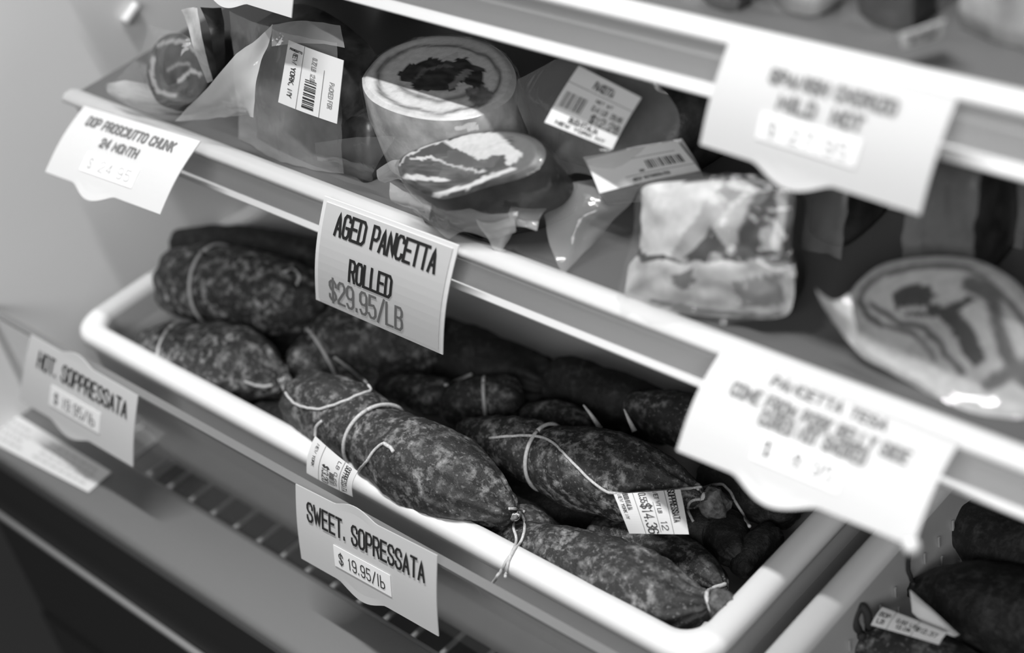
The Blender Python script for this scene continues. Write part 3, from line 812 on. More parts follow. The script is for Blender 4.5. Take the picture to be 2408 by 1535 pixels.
def slab(label, name, cat, plane, outline_px, thick, pattern, side_mat, scale, off, group=None, rings=26, film=None, taper=.92, zfloor=None):
    """pattern(x, y) gives the albedo, x and y in the traced drawing's units (drawing px = scale * photo px)"""
    n, p0 = np.array(plane[0], float), np.array(plane[1], float); n /= np.linalg.norm(n)
    un = lambda x, y: (lambda r: CAM + r * (((p0 - CAM) @ n) / (r @ n)))(ray(x / scale + off[0], y / scale + off[1]))
    loop = catmull(outline_px + outline_px[:1], 5)[:-1]
    m = len(loop)
    ctr = sum(loop) / m
    V = [un(*ctr)]; Cc = [pattern(*ctr)]
    F = []
    for k in range(1, rings + 1):
        f = k / rings
        for q in loop:
            w2 = ctr + (q - ctr) * f
            V.append(un(*w2) - n * (.002 * smooth(.9, 1, f))); Cc.append(pattern(*w2))
    for j in range(m): F.append((0, 1 + j, 1 + (j + 1) % m))
    for k in range(rings - 1):
        for j in range(m):
            a = 1 + k * m + j; b = 1 + k * m + (j + 1) % m
            F.append((a, a + m, b + m, b))
    c3 = V[0]
    outer = [V[1 + (rings - 1) * m + j] for j in range(m)]
    SV, SF = [], []
    prof = [(0, 1.0), (.12, 1.03), (.35, 1.05), (.65, 1.03), (.88, .97), (1.0, .86)]
    for d, sc_ in prof:
        for q in outer:
            p = c3 + (q - c3) * (1 + (sc_ - 1) * taper) - n * thick * d
            p = p + .0012 * np.array(noise.noise_vector(Vector(p) * 70)) * (1 if d > .01 else 0)
            if zfloor is not None: p[2] = max(p[2], zfloor + .0004)
            SV.append(p)
    for i in range(len(prof) - 1):
        for j in range(m):
            a = i * m + j; b = i * m + (j + 1) % m
            SF.append((a, b, b + m, a + m))
    SF.append(tuple((len(prof) - 1) * m + j for j in range(m)))
    base = (float(c3[0]), float(c3[1]), float(min(v[2] for v in SV)))
    t = thing(name, label, cat, base, group)
    mesh_obj('cut_face', V, F, MT['cut'], t, True, Cc)
    mesh_obj('rind', SV, SF, MT[side_mat], t, True)
    if film:
        # skin of film over face and side
        FV = []
        fp = [(.0008, .55), (.0012, .97), (.0004, 1.03), (-.3 * thick, 1.075), (-.65 * thick, 1.07), (-.98 * thick, 1.0)]
        FV2 = [c3 + n * .0012]
        for d, sc_ in fp:
            for q in outer:
                p = c3 + (q - c3) * sc_ + n * d
                p = p + .0009 * np.array(noise.noise_vector(Vector(p) * 120))
                if zfloor is not None: p[2] = max(p[2], zfloor + .0002)
                FV2.append(p)
        FF = [(0, 1 + j, 1 + (j + 1) % m) for j in range(m)]
        for i in range(len(fp) - 1):
            for j in range(m):
                a = 1 + i * m + j; b = 1 + i * m + (j + 1) % m
                FF.append((a, a + m, b + m, b))
        mesh_obj('wrap', FV2, FF, MT[film], t, True)
    return t, c3, n

ZD = .8255      # top of the middle shelf deck

# rolled pancetta lying flat, spiral cut face up
ctr_px = (1330, 470)
def pat_roll(x, y):
    dx, dy = (x - 1235) / 470.0, (y - 470) / 255.0
    r = math.hypot(dx, dy); a = math.atan2(dy, dx)
    wob = .05 * noise.noise(Vector((x / 130, y / 130, 2))) + .02 * noise.noise(Vector((x / 45, y / 45, 5)))
    r2 = r + wob
    v = .52
    v -= .38 * math.exp(-((r2 - .79 - .02 * math.sin(a)) / .035) ** 2)
    if dy > 0: v -= .34 * math.exp(-((r2 - .53) / .05) ** 2) * smooth(0, .25, dy)
    dark = [(990, 440), (1060, 385), (1200, 350), (1300, 370), (1400, 350), (1500, 420), (1510, 510), (1450, 525), (1380, 495), (1300, 545), (1190, 550), (1090, 530), (1010, 490)]
    if in_poly(x + 18 * noise.noise(Vector((x / 40, y / 40, 1))), y + 18 * noise.noise(Vector((x / 40, y / 40, 9))), dark): v = .035
    if seg_dist(x, y, [(1100, 470), (1150, 420), (1260, 395), (1310, 400)]) < 9: v = max(v, .12)
    if seg_dist(x, y, [(1310, 520), (1360, 470), (1410, 430)]) < 20: v = .22
    if in_poly(x, y, [(1390, 530), (1500, 510), (1560, 560), (1470, 660), (1420, 610)]): v = min(v, .16 + .12 * noise.noise(Vector((x / 30, y / 30, 3))))
    return max(.02, v + .05 * noise.noise(Vector((x / 60, y / 25, 7))))
ol = [(765, 450), (800, 395), (880, 310), (1000, 245), (1150, 205), (1300, 195), (1450, 215), (1580, 270), (1670, 370), (1695, 470), (1660, 570), (1560, 640), (1430, 690), (1260, 705), (1100, 690), (950, 650), (830, 590), (775, 520)]
zr = .876
roll, c3, nn_ = slab('round roll of pancetta lying flat with dark cut centre upwards', 'rolled_pancetta', 'pancetta', ((0, -.02, 1), (0.4, 0.1, zr)), ol, zr - ZD - .0006, pat_roll, 'rind', 2.559, (550, 0), 'wrapped pancetta', film='film_clear', zfloor=ZD)

# aged pancetta piece in front, wrapped, cut face tipped towards the viewer
def pat_front(x, y):
    xx = x + 16 * noise.noise(Vector((x / 45, y / 45, 1))); yy = y + 12 * noise.noise(Vector((x / 45, y / 45, 9)))
    v = .05 + .06 * noise.noise(Vector((x / 120, y / 12, 4)))
    if xx > 1680 or (xx > 1560 and yy < 830): v = .085
    fats = [[(1270, 850), (1400, 808), (1560, 792), (1625, 830), (1690, 885), (1735, 930), (1712, 970), (1640, 1000), (1605, 985), (1640, 935), (1560, 930), (1510, 960), (1465, 958), (1400, 918), (1310, 890)],
            [(1060, 958), (1120, 938), (1175, 932), (1225, 952), (1120, 966)], [(985, 1058), (1040, 1045), (1100, 1050), (1250, 1068), (1300, 1095), (1180, 1090), (1050, 1078)]]
    for f in fats:
        if in_poly(xx, yy, f): v = .44
    if in_poly(xx, yy, [(1040, 930), (1150, 880), (1250, 855), (1310, 885), (1260, 920), (1100, 945)]): v = .04
    if in_poly(xx, yy, [(1255, 955), (1320, 920), (1390, 915), (1480, 970), (1440, 1012), (1340, 985)]): v = .04
    if in_poly(xx, yy, [(1490, 995), (1550, 940), (1640, 925), (1640, 990), (1540, 1028)]): v = .04
    if seg_dist(xx, yy, [(1210, 1168), (1400, 1122), (1600, 1040), (1690, 1015)]) < 11: v = .45
    if seg_dist(xx, yy, [(1180, 950), (1300, 990), (1420, 1022), (1580, 1045)]) < 7: v = .36
    if seg_dist(xx, yy, [(985, 985), (1010, 945), (1120, 895), (1280, 840)]) < 8: v = .4
    return max(.02, v)
ol = [(972, 985), (1000, 930), (1100, 880), (1250, 830), (1400, 795), (1550, 775), (1680, 782), (1790, 815), (1850, 865), (1862, 930), (1810, 1010), (1700, 1062), (1500, 1115), (1350, 1165), (1220, 1182), (1100, 1135), (1000, 1065)]
pf = P(1105, 385, z=.868)
front, c3f, nf = slab('vacuum wrapped piece of pancetta with streaky cut face behind the hanging sign', 'pancetta_piece', 'pancetta', ((-.05, -.42, .9), pf), ol, .040, pat_front, 'meat_dark', 2.559, (550, 0), 'wrapped pancetta', film='film_clear', zfloor=ZD)
def film_part(parent, ctrl, mat='film_hazy', amp=.0012, freq=70, seed=0, name='film_flap', n=7):
    rows = [[P(px, py, z=z) for px, py, z in r] for r in ctrl]
    return mesh_obj(name, *sheet(rows, n, amp, freq, seed), MT[mat], parent, True)
film_part(front, [[(888, 400, .846), (915, 382, .850), (950, 372, .853)], [(893, 425, .842), (925, 408, .846), (960, 400, .85)], [(905, 432, .838), (930, 425, .842), (965, 430, .846)]], seed=1)
film_part(front, [[(915, 430, .850), (960, 450, .850), (1020, 475, .850)], [(920, 470, .846), (965, 480, .846), (1010, 500, .848)], [(955, 488, .838), (985, 500, .838), (1010, 520, .838)]], seed=2)
film_part(front, [[(960, 470, .847), (1060, 480, .852), (1130, 505, .848), (1220, 500, .850)], [(975, 500, .840), (1060, 510, .846), (1140, 530, .842), (1215, 520, .846)], [(1052, 560, .832), (1085, 545, .836), (1150, 560, .832), (1195, 545, .838)]], 'film_hazy', .0016, 60, 3)
film_part(front, [[(982, 492, .836), (1020, 500, .836), (1052, 512, .836)], [(1000, 522, .831), (1025, 532, .831), (1052, 545, .831)]], 'meat_dark', .0006, 60, 33, 'meat_edge')
film_part(front, [[(1120, 520, .846), (1160, 520, .848), (1210, 512, .85)], [(1140, 548, .838), (1175, 550, .840), (1215, 540, .842)], [(1165, 588, .830), (1180, 590, .830), (1200, 560, .832)]], 'film_milky', .0014, 80, 4)
film_part(front, [[(1195, 500, .85), (1240, 440, .852), (1300, 430, .852)], [(1205, 520, .846), (1250, 480, .848), (1320, 450, .848)], [(1210, 535, .842), (1262, 530, .842), (1268, 505, .844)]], 'film_hazy', .0012, 70, 5)
film_part(front, [[(1215, 515, .848), (1235, 520, .848), (1266, 522, .848)], [(1215, 528, .844), (1235, 534, .844), (1262, 542, .844)]], 'film_milky', .0006, 90, 6)

# large pancetta coil at the right
def pat_coil(x, y):
    xx = x + 14 * noise.noise(Vector((x / 70, y / 70, 1))); yy = y + 14 * noise.noise(Vector((x / 70, y / 70, 9)))
    v = .40 + .05 * noise.noise(Vector((x / 90, y / 40, 4)))
    def dk(pl, wd, val=.09, soft=22):
        nonlocal v
        d = seg_dist(xx, yy, pl)
        f = 1 - smooth(wd / 2 - soft / 2, wd / 2 + soft / 2, d)
        v = v * (1 - f) + val * f
    dk([(690, 865), (605, 800), (572, 720), (600, 645), (700, 580), (850, 542), (1000, 528), (1150, 540), (1260, 590), (1350, 680), (1430, 770), (1500, 860), (1560, 1000)], 34)
    dk([(570, 720), (620, 815), (700, 865), (850, 900), (930, 955), (985, 1045)], 26)
    dk([(640, 745), (700, 795), (800, 850), (930, 878), (1005, 950), (1080, 1060), (1135, 1120)], 36)
    dk([(1175, 630), (1260, 665), (1315, 725), (1335, 850), (1370, 980), (1420, 1080), (1500, 1180)], 84, .1)
    dk([(1290, 1190), (1400, 1125), (1520, 1080)], 90, .12)
    dk([(640, 930), (760, 1010), (900, 1090), (1000, 1150)], 50, .34, 40)
    dk([(1560, 700), (1600, 900), (1620, 1100)], 60, .12)
    if in_poly(xx, yy, [(760, 680), (800, 640), (880, 628), (970, 650), (992, 700), (960, 740), (1060, 750), (1180, 700), (1212, 712), (1120, 780), (1180, 860), (1240, 970), (1282, 1060), (1220, 1092), (1150, 1040), (1090, 900), (1000, 805), (880, 812), (780, 792), (758, 740)]): v = .055
    if seg_dist(xx, yy, [(800, 775), (930, 770)]) < 16: v = .42
    return max(.03, v)
ol = [(495, 940), (490, 800), (500, 700), (560, 610), (680, 520), (850, 480), (1050, 470), (1230, 500), (1400, 590), (1540, 740), (1640, 920), (1680, 1100), (1640, 1260), (1520, 1370), (1360, 1405), (1200, 1390), (1060, 1320), (900, 1210), (740, 1120), (580, 1030)]
pc = P(2240, 830, z=.838)
coil, c3c, nc = slab('large wrapped pancetta coil with swirled cut face at right end', 'pancetta_coil', 'pancetta', ((.10, -.62, .78), pc), ol, .045, pat_coil, 'rind', 2.3615, (1780, 400), 'wrapped pancetta', film='film_clear', zfloor=ZD)
film_part(coil, [[(1918, 678, .868), (1960, 705, .862), (2000, 690, .862)], [(1935, 715, .858), (1970, 740, .856), (2010, 760, .856)], [(1960, 760, .848), (1985, 790, .846), (2010, 815, .844)]], 'film_milky', .0008, 80, 7)

# chunk builder: rounded lump between a bottom and a top outline, in world metres
def lump(bottom, top, mat, parent, name, z0, z1, seed=0, amp=.0018, lev=9, bulge=.12):
    b = [np.array(q) for q in catmull(bottom + bottom[:1], 6)[:-1]]; tq = [np.array(q) for q in catmull(top + top[:1], 6)[:-1]]
    m = len(b); cb = sum(b) / m; ct = sum(tq) / m
    V, F = [], []
    for k in range(lev):
        s = k / (lev - 1)
        sh = 1 + bulge * math.sin(math.pi * s) - .10 * (smooth(.75, 1, s) + smooth(.25, 0, s) if False else smooth(.8, 1, s))
        c = cb * (1 - s) + ct * s
        for i in range(m):
            p = b[i] * (1 - s) + tq[i] * s
            p = c + (p - c) * sh
            if 0 < k: p = p + amp * np.array(noise.noise_vector(Vector(p) * 60 + Vector((seed, 0, 0))))
            p[2] = max(p[2], z0)
            V.append(p)
    for k in range(lev - 1):
        for i in range(m):
            a = k * m + i; q = k * m + (i + 1) % m
            F.append((a, q, q + m, a + m))
    V.append(ct + np.array([0, 0, .004])); top_i = len(V) - 1
    F += [((lev - 1) * m + i, (lev - 1) * m + (i + 1) % m, top_i) for i in range(m)]
    F.append(tuple(range(m))[::-1])
    return mesh_obj(name, V, F, mat, parent, True)

def quad_box(px4, zb, dy, dz, lean=0.0):
    """bottom outline of a package: two front pixels on the deck, then pushed back by dy"""
    (a, b) = px4
    A = P(*a, z=zb); B = P(*b, z=zb)
    return A, B

# package with the tall price label, left of the roll
pk = thing('vacuum_package', 'hazy vacuum package with tall price label left of the pancetta roll', 'package', P(720, 350, z=ZD), 'vacuum packages on the middle shelf')
A, B = P(603, 322, z=ZD + .001), P(800, 392, z=ZD + .001)
bk = np.array([0.006, .052, 0])
up = np.array([.0, .018, .062])
lump([A, (A + B) / 2 + np.array([0, -.004, 0]), B, B + bk * .9, (A + B) / 2 + bk, A + bk], [A + up, (A + B) / 2 + up, B + up * .85, B + up * .8 + bk * .5, (A + B) / 2 + up + bk * .5, A + up + bk * .5], MT['meat'], pk, 'meat', ZD + .0008, .88, 3, .0012, 9, .0)
lo = np.array([0, -.0055, 0]); ex = np.array([.005, 0, 0])
ctrl = []
for s, zz in ((-.0, 0), (.35, .02), (.75, .046), (1.1, .068)):
    ctrl.append([A + lo - ex + np.array([-.004, .018 * s, zz]), A * .66 + B * .34 + lo * 1.8 + np.array([0, .018 * s, zz]), A * .33 + B * .67 + lo * 1.8 + np.array([0, .018 * s, zz]), B + lo + ex + np.array([.003, .018 * s, zz])])
mesh_obj('film', *sheet(ctrl, 8, .0016, 55, 11), MT['film_haze2'], pk, True)
film_part(pk, [[(640, 58, .905), (622, 120, .892), (600, 200, .878), (598, 275, .862)], [(560, 130, .890), (560, 180, .880), (570, 230, .870), (588, 272, .860)], [(410, 288, .842), (470, 282, .845), (530, 276, .848), (585, 268, .852)]], 'film_milky', .0012, 60, 12, n=7)
film_part(pk, [[(640, 58, .905), (720, 50, .902), (800, 60, .90)], [(640, 110, .895), (720, 100, .895), (810, 110, .893)]], 'film_hazy', .001, 60, 13)
lab = Card(P(680, 94, y=.030), P(809, 142, y=.030), P(655, 240, y=.016), P(793, 291, y=.016), .001, 0)
weigh_label('', lab, [('PROSCIUTTO', .06, .3, .10, .13, .0003)], part_of=pk, rules=((.33, .0, .33, 1), (.72, .25, .72, 1)))
tc_ = Turned(lab)
lb_o = [o for o in pk.children if o.name.startswith('label')][-1]
mesh_obj('lettering', *tc_.write('NEW YORK, NY', .12, .85, .78, .86, .0006, .0005), MT['ink'], lb_o)
mesh_obj('lettering', *tc_.write('0.72 LB  12.08', .12, .5, .42, .50, .0006, .0003), MT['grey_ink'], lb_o)
mesh_obj('lettering', *tc_.write('PACKED FOR', .4, .8, .10, .17, .0006, .0003), MT['grey_ink'], lb_o)
parts = []
rnd = random.Random(4); v = .48
while v < .93:
    h_ = rnd.choice([.012, .02, .03]); parts.append(([lab.at(.42, v, .0006), lab.at(.62, v, .0006), lab.at(.62, v + h_, .0006), lab.at(.42, v + h_, .0006)], [(0, 1, 2, 3)])); v += h_ + rnd.choice([.012, .02, .028])
mesh_obj('barcode', *join(*parts), MT['ink'], lb_o)

# dark package between that one and the front piece
pk = thing('vacuum_package', 'small dark wrapped package lying in front of the pancetta roll', 'package', P(860, 400, z=ZD), 'vacuum packages on the middle shelf')
A, B = P(800, 405, z=ZD + .001), P(872, 424, z=ZD + .001); bk = np.array([.004, .030, 0]); up = np.array([0, .008, .026])
lump([A, (A + B) / 2, B, B + bk, A + bk], [A + up, (A + B) / 2 + up, B + up, B + up + bk * .7, A + up + bk * .7], MT['meat_dark'], pk, 'meat', ZD + .0008, .85, 4)
film_part(pk, [[(740, 335, .852), (820, 325, .856), (930, 320, .860)], [(745, 375, .842), (820, 370, .848), (890, 380, .850)], [(735, 385, .829), (810, 415, .829), (875, 425, .832)]], 'film', .0014, 60, 15, 'film')

# prosciutto chunk at the far left
pk = thing('vacuum_package', 'wrapped prosciutto chunk with round meat face at the far left', 'package', P(420, 215, z=ZD), 'vacuum packages on the middle shelf')
A, B = P(352, 250, z=ZD + .001), P(478, 258, z=ZD + .001); bk = np.array([.012, .05, 0]); up = np.array([0, .008, .046])
ol = [(352, 200), (345, 160), (358, 115), (385, 85), (420, 78), (455, 95), (475, 130), (490, 175), (478, 215), (440, 245), (395, 250), (365, 235)]
def pat_pro(x, y):
    v = .045 + .03 * noise.noise(Vector((x / 18, y / 30, 4)))
    if seg_dist(x, y, [(372, 105), (400, 97), (440, 98), (462, 125)]) < 5: v = .22
    if seg_dist(x, y, [(360, 140), (356, 180), (372, 215), (410, 225)]) < 5: v = .28
    if seg_dist(x, y, [(395, 165), (420, 150), (445, 150)]) < 4: v = .16
    if seg_dist(x, y, [(420, 190), (450, 165), (470, 175)]) < 4: v = .3
    return max(.02, v)
n_ = np.array((.25, -.80, .55)); p0 = P(415, 165, y=.030)
loop = catmull(ol + ol[:1], 5)[:-1]; m = len(loop)
n_ = n_ / np.linalg.norm(n_)
un = lambda x, y: (lambda r: CAM + r * (((p0 - CAM) @ n_) / (r @ n_)))(ray(x, y))
ctr = sum(loop) / m; V = [un(*ctr)]; cl = [pat_pro(*ctr)]; F = [(0, 1 + j, 1 + (j + 1) % m) for j in range(m)]
for k in range(1, 19):
    for q in loop:
        w2 = ctr + (q - ctr) * k / 18; V.append(un(*w2)); cl.append(pat_pro(*w2))
for k in range(17):
    for j in range(m):
        a = 1 + k * m + j; b = 1 + k * m + (j + 1) % m; F.append((a, a + m, b + m, b))
mesh_obj('cut_face', V, F, MT['cut'], pk, True, cl)
outer = V[-m:]
SV = list(outer) + [np.array([p[0], p[1], max(p[2], ZD + .001)]) - n_ * .03 + np.array([.004, .012, 0]) for p in outer]
for p in SV: p[2] = max(p[2], ZD + .001)
mesh_obj('meat', SV, [(j, (j + 1) % m, m + (j + 1) % m, m + j) for j in range(m)] + [tuple(m + j for j in range(m))], MT['meat_dark'], pk, True)
film_part(pk, [[(425, 20, .902), (440, 60, .894), (455, 110, .886), (488, 195, .862)], [(462, 15, .905), (470, 60, .898), (480, 110, .888), (500, 190, .862)]], 'rind', .0008, 60, 16, 'fat_edge')
film_part(pk, [[(470, 15, .905), (490, 60, .896), (500, 110, .885), (510, 185, .862)], [(520, 20, .905), (528, 60, .895), (530, 100, .884), (528, 150, .866)]], 'meat_dark', .0006, 60, 17, 'dark_side')
film_part(pk, [[(345, 60, .892), (330, 110, .88), (300, 160, .866), (245, 205, .850)], [(385, 70, .892), (365, 130, .88), (340, 190, .864), (280, 225, .846)], [(430, 80, .892), (420, 160, .876), (400, 225, .856), (330, 245, .838)], [(480, 110, .884), (485, 180, .868), (460, 240, .85), (400, 262, .832)]], 'film', .0022, 55, 18, 'film')
film_part(pk, [[(250, 195, .848), (300, 190, .852), (345, 200, .854)], [(255, 225, .840), (320, 235, .842), (380, 245, .842)], [(330, 262, .830), (370, 268, .830), (440, 262, .832)]], 'film_milky', .0018, 60, 19)

# dark packages in the shade behind
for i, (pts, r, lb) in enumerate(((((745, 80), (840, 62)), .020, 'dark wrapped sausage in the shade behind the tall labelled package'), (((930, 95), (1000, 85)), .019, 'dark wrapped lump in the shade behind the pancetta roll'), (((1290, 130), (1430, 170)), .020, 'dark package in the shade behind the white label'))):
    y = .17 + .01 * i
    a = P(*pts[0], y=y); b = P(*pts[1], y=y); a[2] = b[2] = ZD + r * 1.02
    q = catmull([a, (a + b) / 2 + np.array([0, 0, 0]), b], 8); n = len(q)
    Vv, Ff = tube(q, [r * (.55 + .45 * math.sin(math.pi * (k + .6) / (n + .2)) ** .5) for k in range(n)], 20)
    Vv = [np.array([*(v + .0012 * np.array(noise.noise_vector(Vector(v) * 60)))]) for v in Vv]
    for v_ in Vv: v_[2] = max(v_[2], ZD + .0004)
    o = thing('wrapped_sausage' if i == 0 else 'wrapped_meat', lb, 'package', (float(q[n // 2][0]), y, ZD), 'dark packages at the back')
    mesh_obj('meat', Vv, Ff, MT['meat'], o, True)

# big hazy bag with the white label, right of the roll
pk = thing('vacuum_package', 'wide hazy vacuum bag with white barcode label under the upper shelf', 'package', P(1400, 430, z=ZD), 'vacuum packages on the middle shelf')
A, B = P(1315, 375, z=ZD + .001), P(1550, 445, z=ZD + .001); bk = np.array([.01, .06, 0]); up = np.array([.0, .028, .040])
lump([A, (A + B) / 2, B, B + bk, (A + B) / 2 + bk, A + bk], [A + up, (A + B) / 2 + up, B + up, B + up + bk * .5, (A + B) / 2 + up + bk * .5, A + up + bk * .5], MT['meat'], pk, 'meat', ZD + .0008, .87, 5)
film_part(pk, [[(1215, 190, .872), (1340, 130, .890), (1450, 150, .895), (1545, 185, .890)], [(1225, 260, .866), (1330, 230, .884), (1450, 240, .886), (1600, 260, .876)], [(1240, 320, .856), (1330, 330, .872), (1440, 350, .872), (1590, 330, .862)], [(1270, 420, .842), (1350, 410, .856), (1450, 420, .856), (1560, 400, .846)]], 'film_haze2', .0018, 45, 21, 'film', 7)
film_part(pk, [[(1280, 455, .846), (1350, 430, .852), (1430, 425, .854), (1500, 440, .850)], [(1282, 520, .840), (1340, 500, .846), (1400, 490, .848), (1480, 480, .846)], [(1300, 600, .832), (1340, 570, .836), (1380, 545, .838), (1440, 520, .840)], [(1325, 645, .8285), (1345, 625, .8285), (1370, 600, .830), (1420, 550, .834)]], 'film_haze2', .0012, 50, 22)
lab = Card(P(1362, 155, z=.905), P(1509, 230, z=.900), P(1281, 288, z=.886), P(1440, 352, z=.880), .0, .0008)
weigh_label('', lab, [('PANCETTA', .36, .66, .10, .22, .0006), ('0.41 LB  29.95', .5, .95, .46, .54, .0004), ('NET WT', .5, .75, .35, .40, .0003), ('$12.28', .55, .97, .60, .74, .0006), ('BUONITALIA', .30, .72, .78, .86, .0005), ('NEW YORK NY', .14, .86, .90, .95, .0004)],
            part_of=pk, rules=((0, .28, 1, .28), (0, .75, 1, .75)), barcode=(.06, .40, .42, .68), seed=8)
lab = Card(P(1378, 376, z=.866), P(1592, 332, z=.866), P(1410, 455, z=.856), P(1647, 402, z=.856), .0015, 0)
pk2 = thing('vacuum_package', 'crumpled hazy bag with curled barcode label beside the big blurred tag', 'package', P(1520, 430, z=.84), 'vacuum packages on the middle shelf')
film_part(pk2, [[(1370, 372, .860), (1480, 345, .866), (1600, 325, .866)], [(1390, 410, .853), (1500, 390, .858), (1625, 365, .858)], [(1412, 458, .842), (1520, 440, .846), (1650, 405, .848)], [(1430, 480, .828), (1540, 470, .828), (1660, 440, .828)]], 'film_milky', .0012, 50, 23, 'film')
weigh_label('', lab, [('KEEP REFRIGERATED', .36, .72, .84, .92, .0003), ('29', .46, .50, .64, .70, .0003)], part_of=pk2, rules=((.3, .76, 1, .76), (.45, .28, .9, .28)), barcode=(.55, .93, .40, .66), seed=9)

# upright bag of pancetta with white fat, right of centre
pk = thing('vacuum_package', 'upright crumpled bag with white fat and dark meat on the shelf lip', 'package', P(1660, 720, z=ZD), 'vacuum packages on the middle shelf')
A, B = P(1478, 712, z=ZD + .001), P(1835, 752, z=ZD + .001); A[1] += .006
bk = np.array([.012, .045, 0])
def pat_bag(x, y):
    xx = x + 10 * noise.noise(Vector((x / 40, y / 40, 1))); yy = y + 10 * noise.noise(Vector((x / 40, y / 40, 9)))
    v = .04
    if in_poly(xx, yy, [(1510, 430), (1700, 425), (1650, 520), (1600, 600), (1508, 592)]): v = .50
    if in_poly(xx, yy, [(1700, 425), (1790, 420), (1740, 470), (1640, 610), (1600, 600), (1650, 520)]): v = .30
    if in_poly(xx, yy, [(1790, 425), (1770, 500), (1745, 600), (1720, 560), (1700, 530), (1740, 470)]): v = .42
    if in_poly(xx, yy, [(1830, 440), (1860, 450), (1845, 600), (1825, 580)]): v = .5
    if yy > 610: v = .42 + .25 * noise.noise(Vector((x / 50, y / 30, 6)))
    if in_poly(xx, yy, [(1600, 640), (1650, 625), (1660, 660), (1625, 680)]): v = .12
    if in_poly(xx, yy, [(1740, 660), (1850, 640), (1840, 720), (1750, 720)]): v = .14
    if in_poly(xx, yy, [(1530, 700), (1700, 730), (1840, 735), (1840, 750), (1600, 740)]): v = .15
    if in_poly(xx, yy, [(1635, 600), (1700, 535), (1745, 605), (1690, 620)]): v = .03
    return max(.03, min(.8, v))
ol = [(1470, 690), (1475, 630), (1500, 590), (1508, 500), (1515, 440), (1600, 425), (1720, 415), (1840, 425), (1868, 470), (1858, 600), (1868, 660), (1850, 740), (1750, 748), (1620, 740), (1520, 728)]
n_ = np.array((.12, -.86, .50)); n_ /= np.linalg.norm(n_); p0 = P(1660, 738, z=ZD + .004)
un = lambda x, y: (lambda r: CAM + r * (((p0 - CAM) @ n_) / (r @ n_)))(ray(x, y))
loop = catmull(ol + ol[:1], 6)[:-1]; m = len(loop); ctr = sum(loop) / m
R_ = 34
def bul(f, w2): return n_ * (.010 * (1 - f ** 2.2) + .0022 * noise.noise(Vector((w2[0] / 55, w2[1] / 55, 3))))
V = [un(*ctr) + bul(0, ctr)]; cl = [pat_bag(*ctr)]; F = [(0, 1 + j, 1 + (j + 1) % m) for j in range(m)]
for k in range(1, R_ + 1):
    for q in loop:
        w2 = ctr + (q - ctr) * k / R_; V.append(un(*w2) + bul(k / R_, w2)); cl.append(pat_bag(*w2))
for k in range(R_ - 1):
    for j in range(m):
        a = 1 + k * m + j; b = 1 + k * m + (j + 1) % m; F.append((a, a + m, b + m, b))
for p in V: p[2] = max(p[2], ZD + .001)
mesh_obj('meat_and_fat', V, F, MT['cut'], pk, True, cl)
outer = V[-m:]
c_ = V[0]
SV = list(outer) + [c_ + (p - c_) * .8 - n_ * .03 for p in outer]
SV = [np.array(p) for p in SV]
for p in SV: p[2] = max(p[2], ZD + .001)
mesh_obj('meat_back', SV, [(j, (j + 1) % m, m + (j + 1) % m, m + j) for j in range(m)] + [tuple(m + j for j in range(m))], MT['meat_dark'], pk, True)
rowsx = []
for yy in (405, 480, 560, 640, 700, 756):
    w_ = 12 if yy < 600 else 18
    x0 = {405: 1520, 480: 1500, 560: 1492, 640: 1468, 700: 1458, 756: 1458}[yy]; x1 = {405: 1850, 480: 1872, 560: 1868, 640: 1882, 700: 1868, 756: 1822}[yy]
    rowsx.append([un(x0 + (x1 - x0) * k / 4, yy) + n_ * (.004 + .010 * math.sin(math.pi * k / 4)) for k in range(5)])
for r in rowsx:
    for p in r: p[2] = max(p[2], ZD + .0006)
mesh_obj('film', *sheet(rowsx, 8, .0024, 55, 31), MT['film'], pk, True)

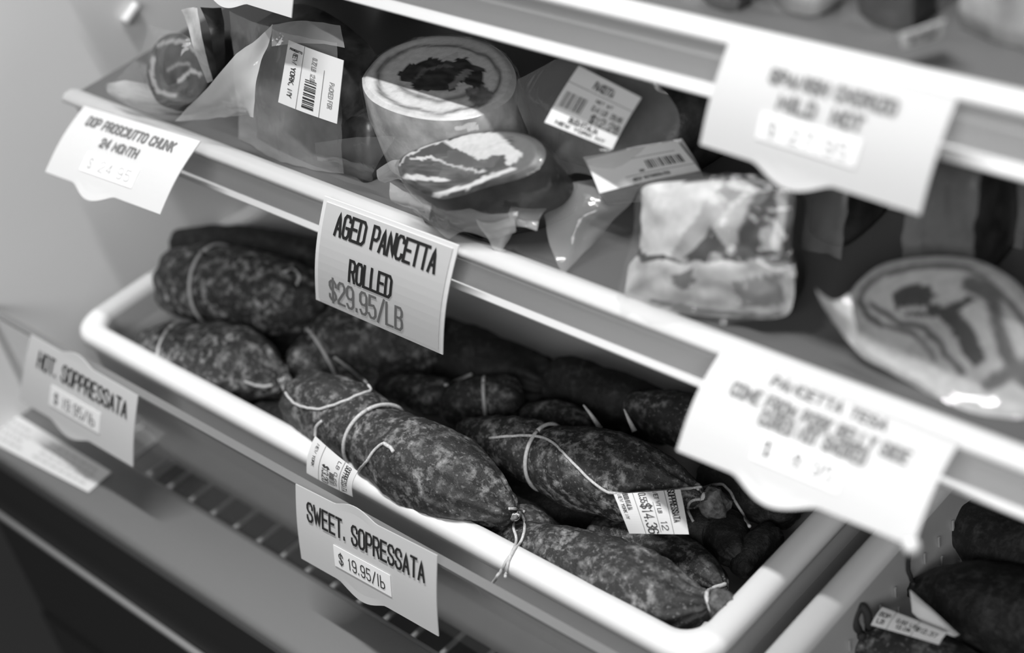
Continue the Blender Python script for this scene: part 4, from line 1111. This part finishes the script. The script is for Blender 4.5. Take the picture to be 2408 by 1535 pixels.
# shiny dark packages in the shade at the right
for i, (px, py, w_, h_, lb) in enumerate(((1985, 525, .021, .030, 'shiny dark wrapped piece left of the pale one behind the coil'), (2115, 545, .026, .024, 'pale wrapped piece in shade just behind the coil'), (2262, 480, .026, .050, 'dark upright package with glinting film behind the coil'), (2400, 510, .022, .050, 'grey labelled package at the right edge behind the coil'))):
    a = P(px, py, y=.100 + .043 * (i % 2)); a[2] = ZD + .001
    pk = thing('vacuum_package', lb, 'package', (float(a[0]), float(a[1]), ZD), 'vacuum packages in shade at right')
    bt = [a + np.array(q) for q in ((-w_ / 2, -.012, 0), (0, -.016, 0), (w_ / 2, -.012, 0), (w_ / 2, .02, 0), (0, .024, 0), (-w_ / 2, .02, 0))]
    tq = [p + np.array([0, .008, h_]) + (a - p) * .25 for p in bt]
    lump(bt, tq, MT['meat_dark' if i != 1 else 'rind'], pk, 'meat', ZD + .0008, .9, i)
    rws = []
    for s in (0, .4, .8, 1.15):
        rws.append([a + np.array([(-.62 + 1.24 * k / 3) * w_, -.024 + .012 * s, s * h_]) for k in range(4)])
    mesh_obj('film', *sheet(rws, 7, .0022, 60, 40 + i), MT['film_haze2'], pk, True)

# packages on the upper shelf, out of focus at the top edge
ZU = .9485
for i, (px, py, w_, h_, mt, lb) in enumerate(((1700, 5, .024, .05, 'meat', 'blurred wrapped package at left of the upper shelf row'), (1880, 18, .026, .06, 'rind', 'blurred pale package in the middle of the upper shelf row'), (2090, 50, .026, .05, 'meat_dark', 'blurred dark package behind the dim label on the upper shelf'), (2385, 92, .044, .06, 'rind', 'large pale blurred package at the right end of the upper shelf'))):
    a = P(px, py, z=ZU)
    pk = thing('vacuum_package', lb, 'package', (float(a[0]), float(a[1]), ZU), 'packages on the upper shelf')
    a = np.array([a[0], a[1], ZU + .001])
    bt = [a + np.array(q) for q in ((-w_ / 2, 0, 0), (0, -.006, 0), (w_ / 2, 0, 0), (w_ / 2, .05, 0), (0, .055, 0), (-w_ / 2, .05, 0))]
    tq = [p + np.array([0, .006, h_]) + (a + np.array([0, .025, 0]) - p) * .25 for p in bt]
    lump(bt, tq, MT[mt], pk, 'meat', ZU + .0008, 1.0, 10 + i)
    rws = []
    for s in (0, .4, .8, 1.1):
        rws.append([a + np.array([(-.58 + 1.16 * k / 3) * w_, -.010 + .012 * s, s * h_]) for k in range(4)])
    mesh_obj('film', *sheet(rws, 7, .002, 50, 60 + i), MT['film'], pk, True)
lab = Card(P(2115, 80, z=ZU + .016), P(2222, 45, z=ZU + .020), P(2122, 112, z=ZU + .006), P(2212, 88, z=ZU + .006))
weigh_label('dim barcode label lying on the upper shelf beside the big pale package', lab, [('0.45 LB', .2, .85, .25, .5, .0006), ('$11.20', .2, .8, .6, .8, .0006)], mat='card_dim')
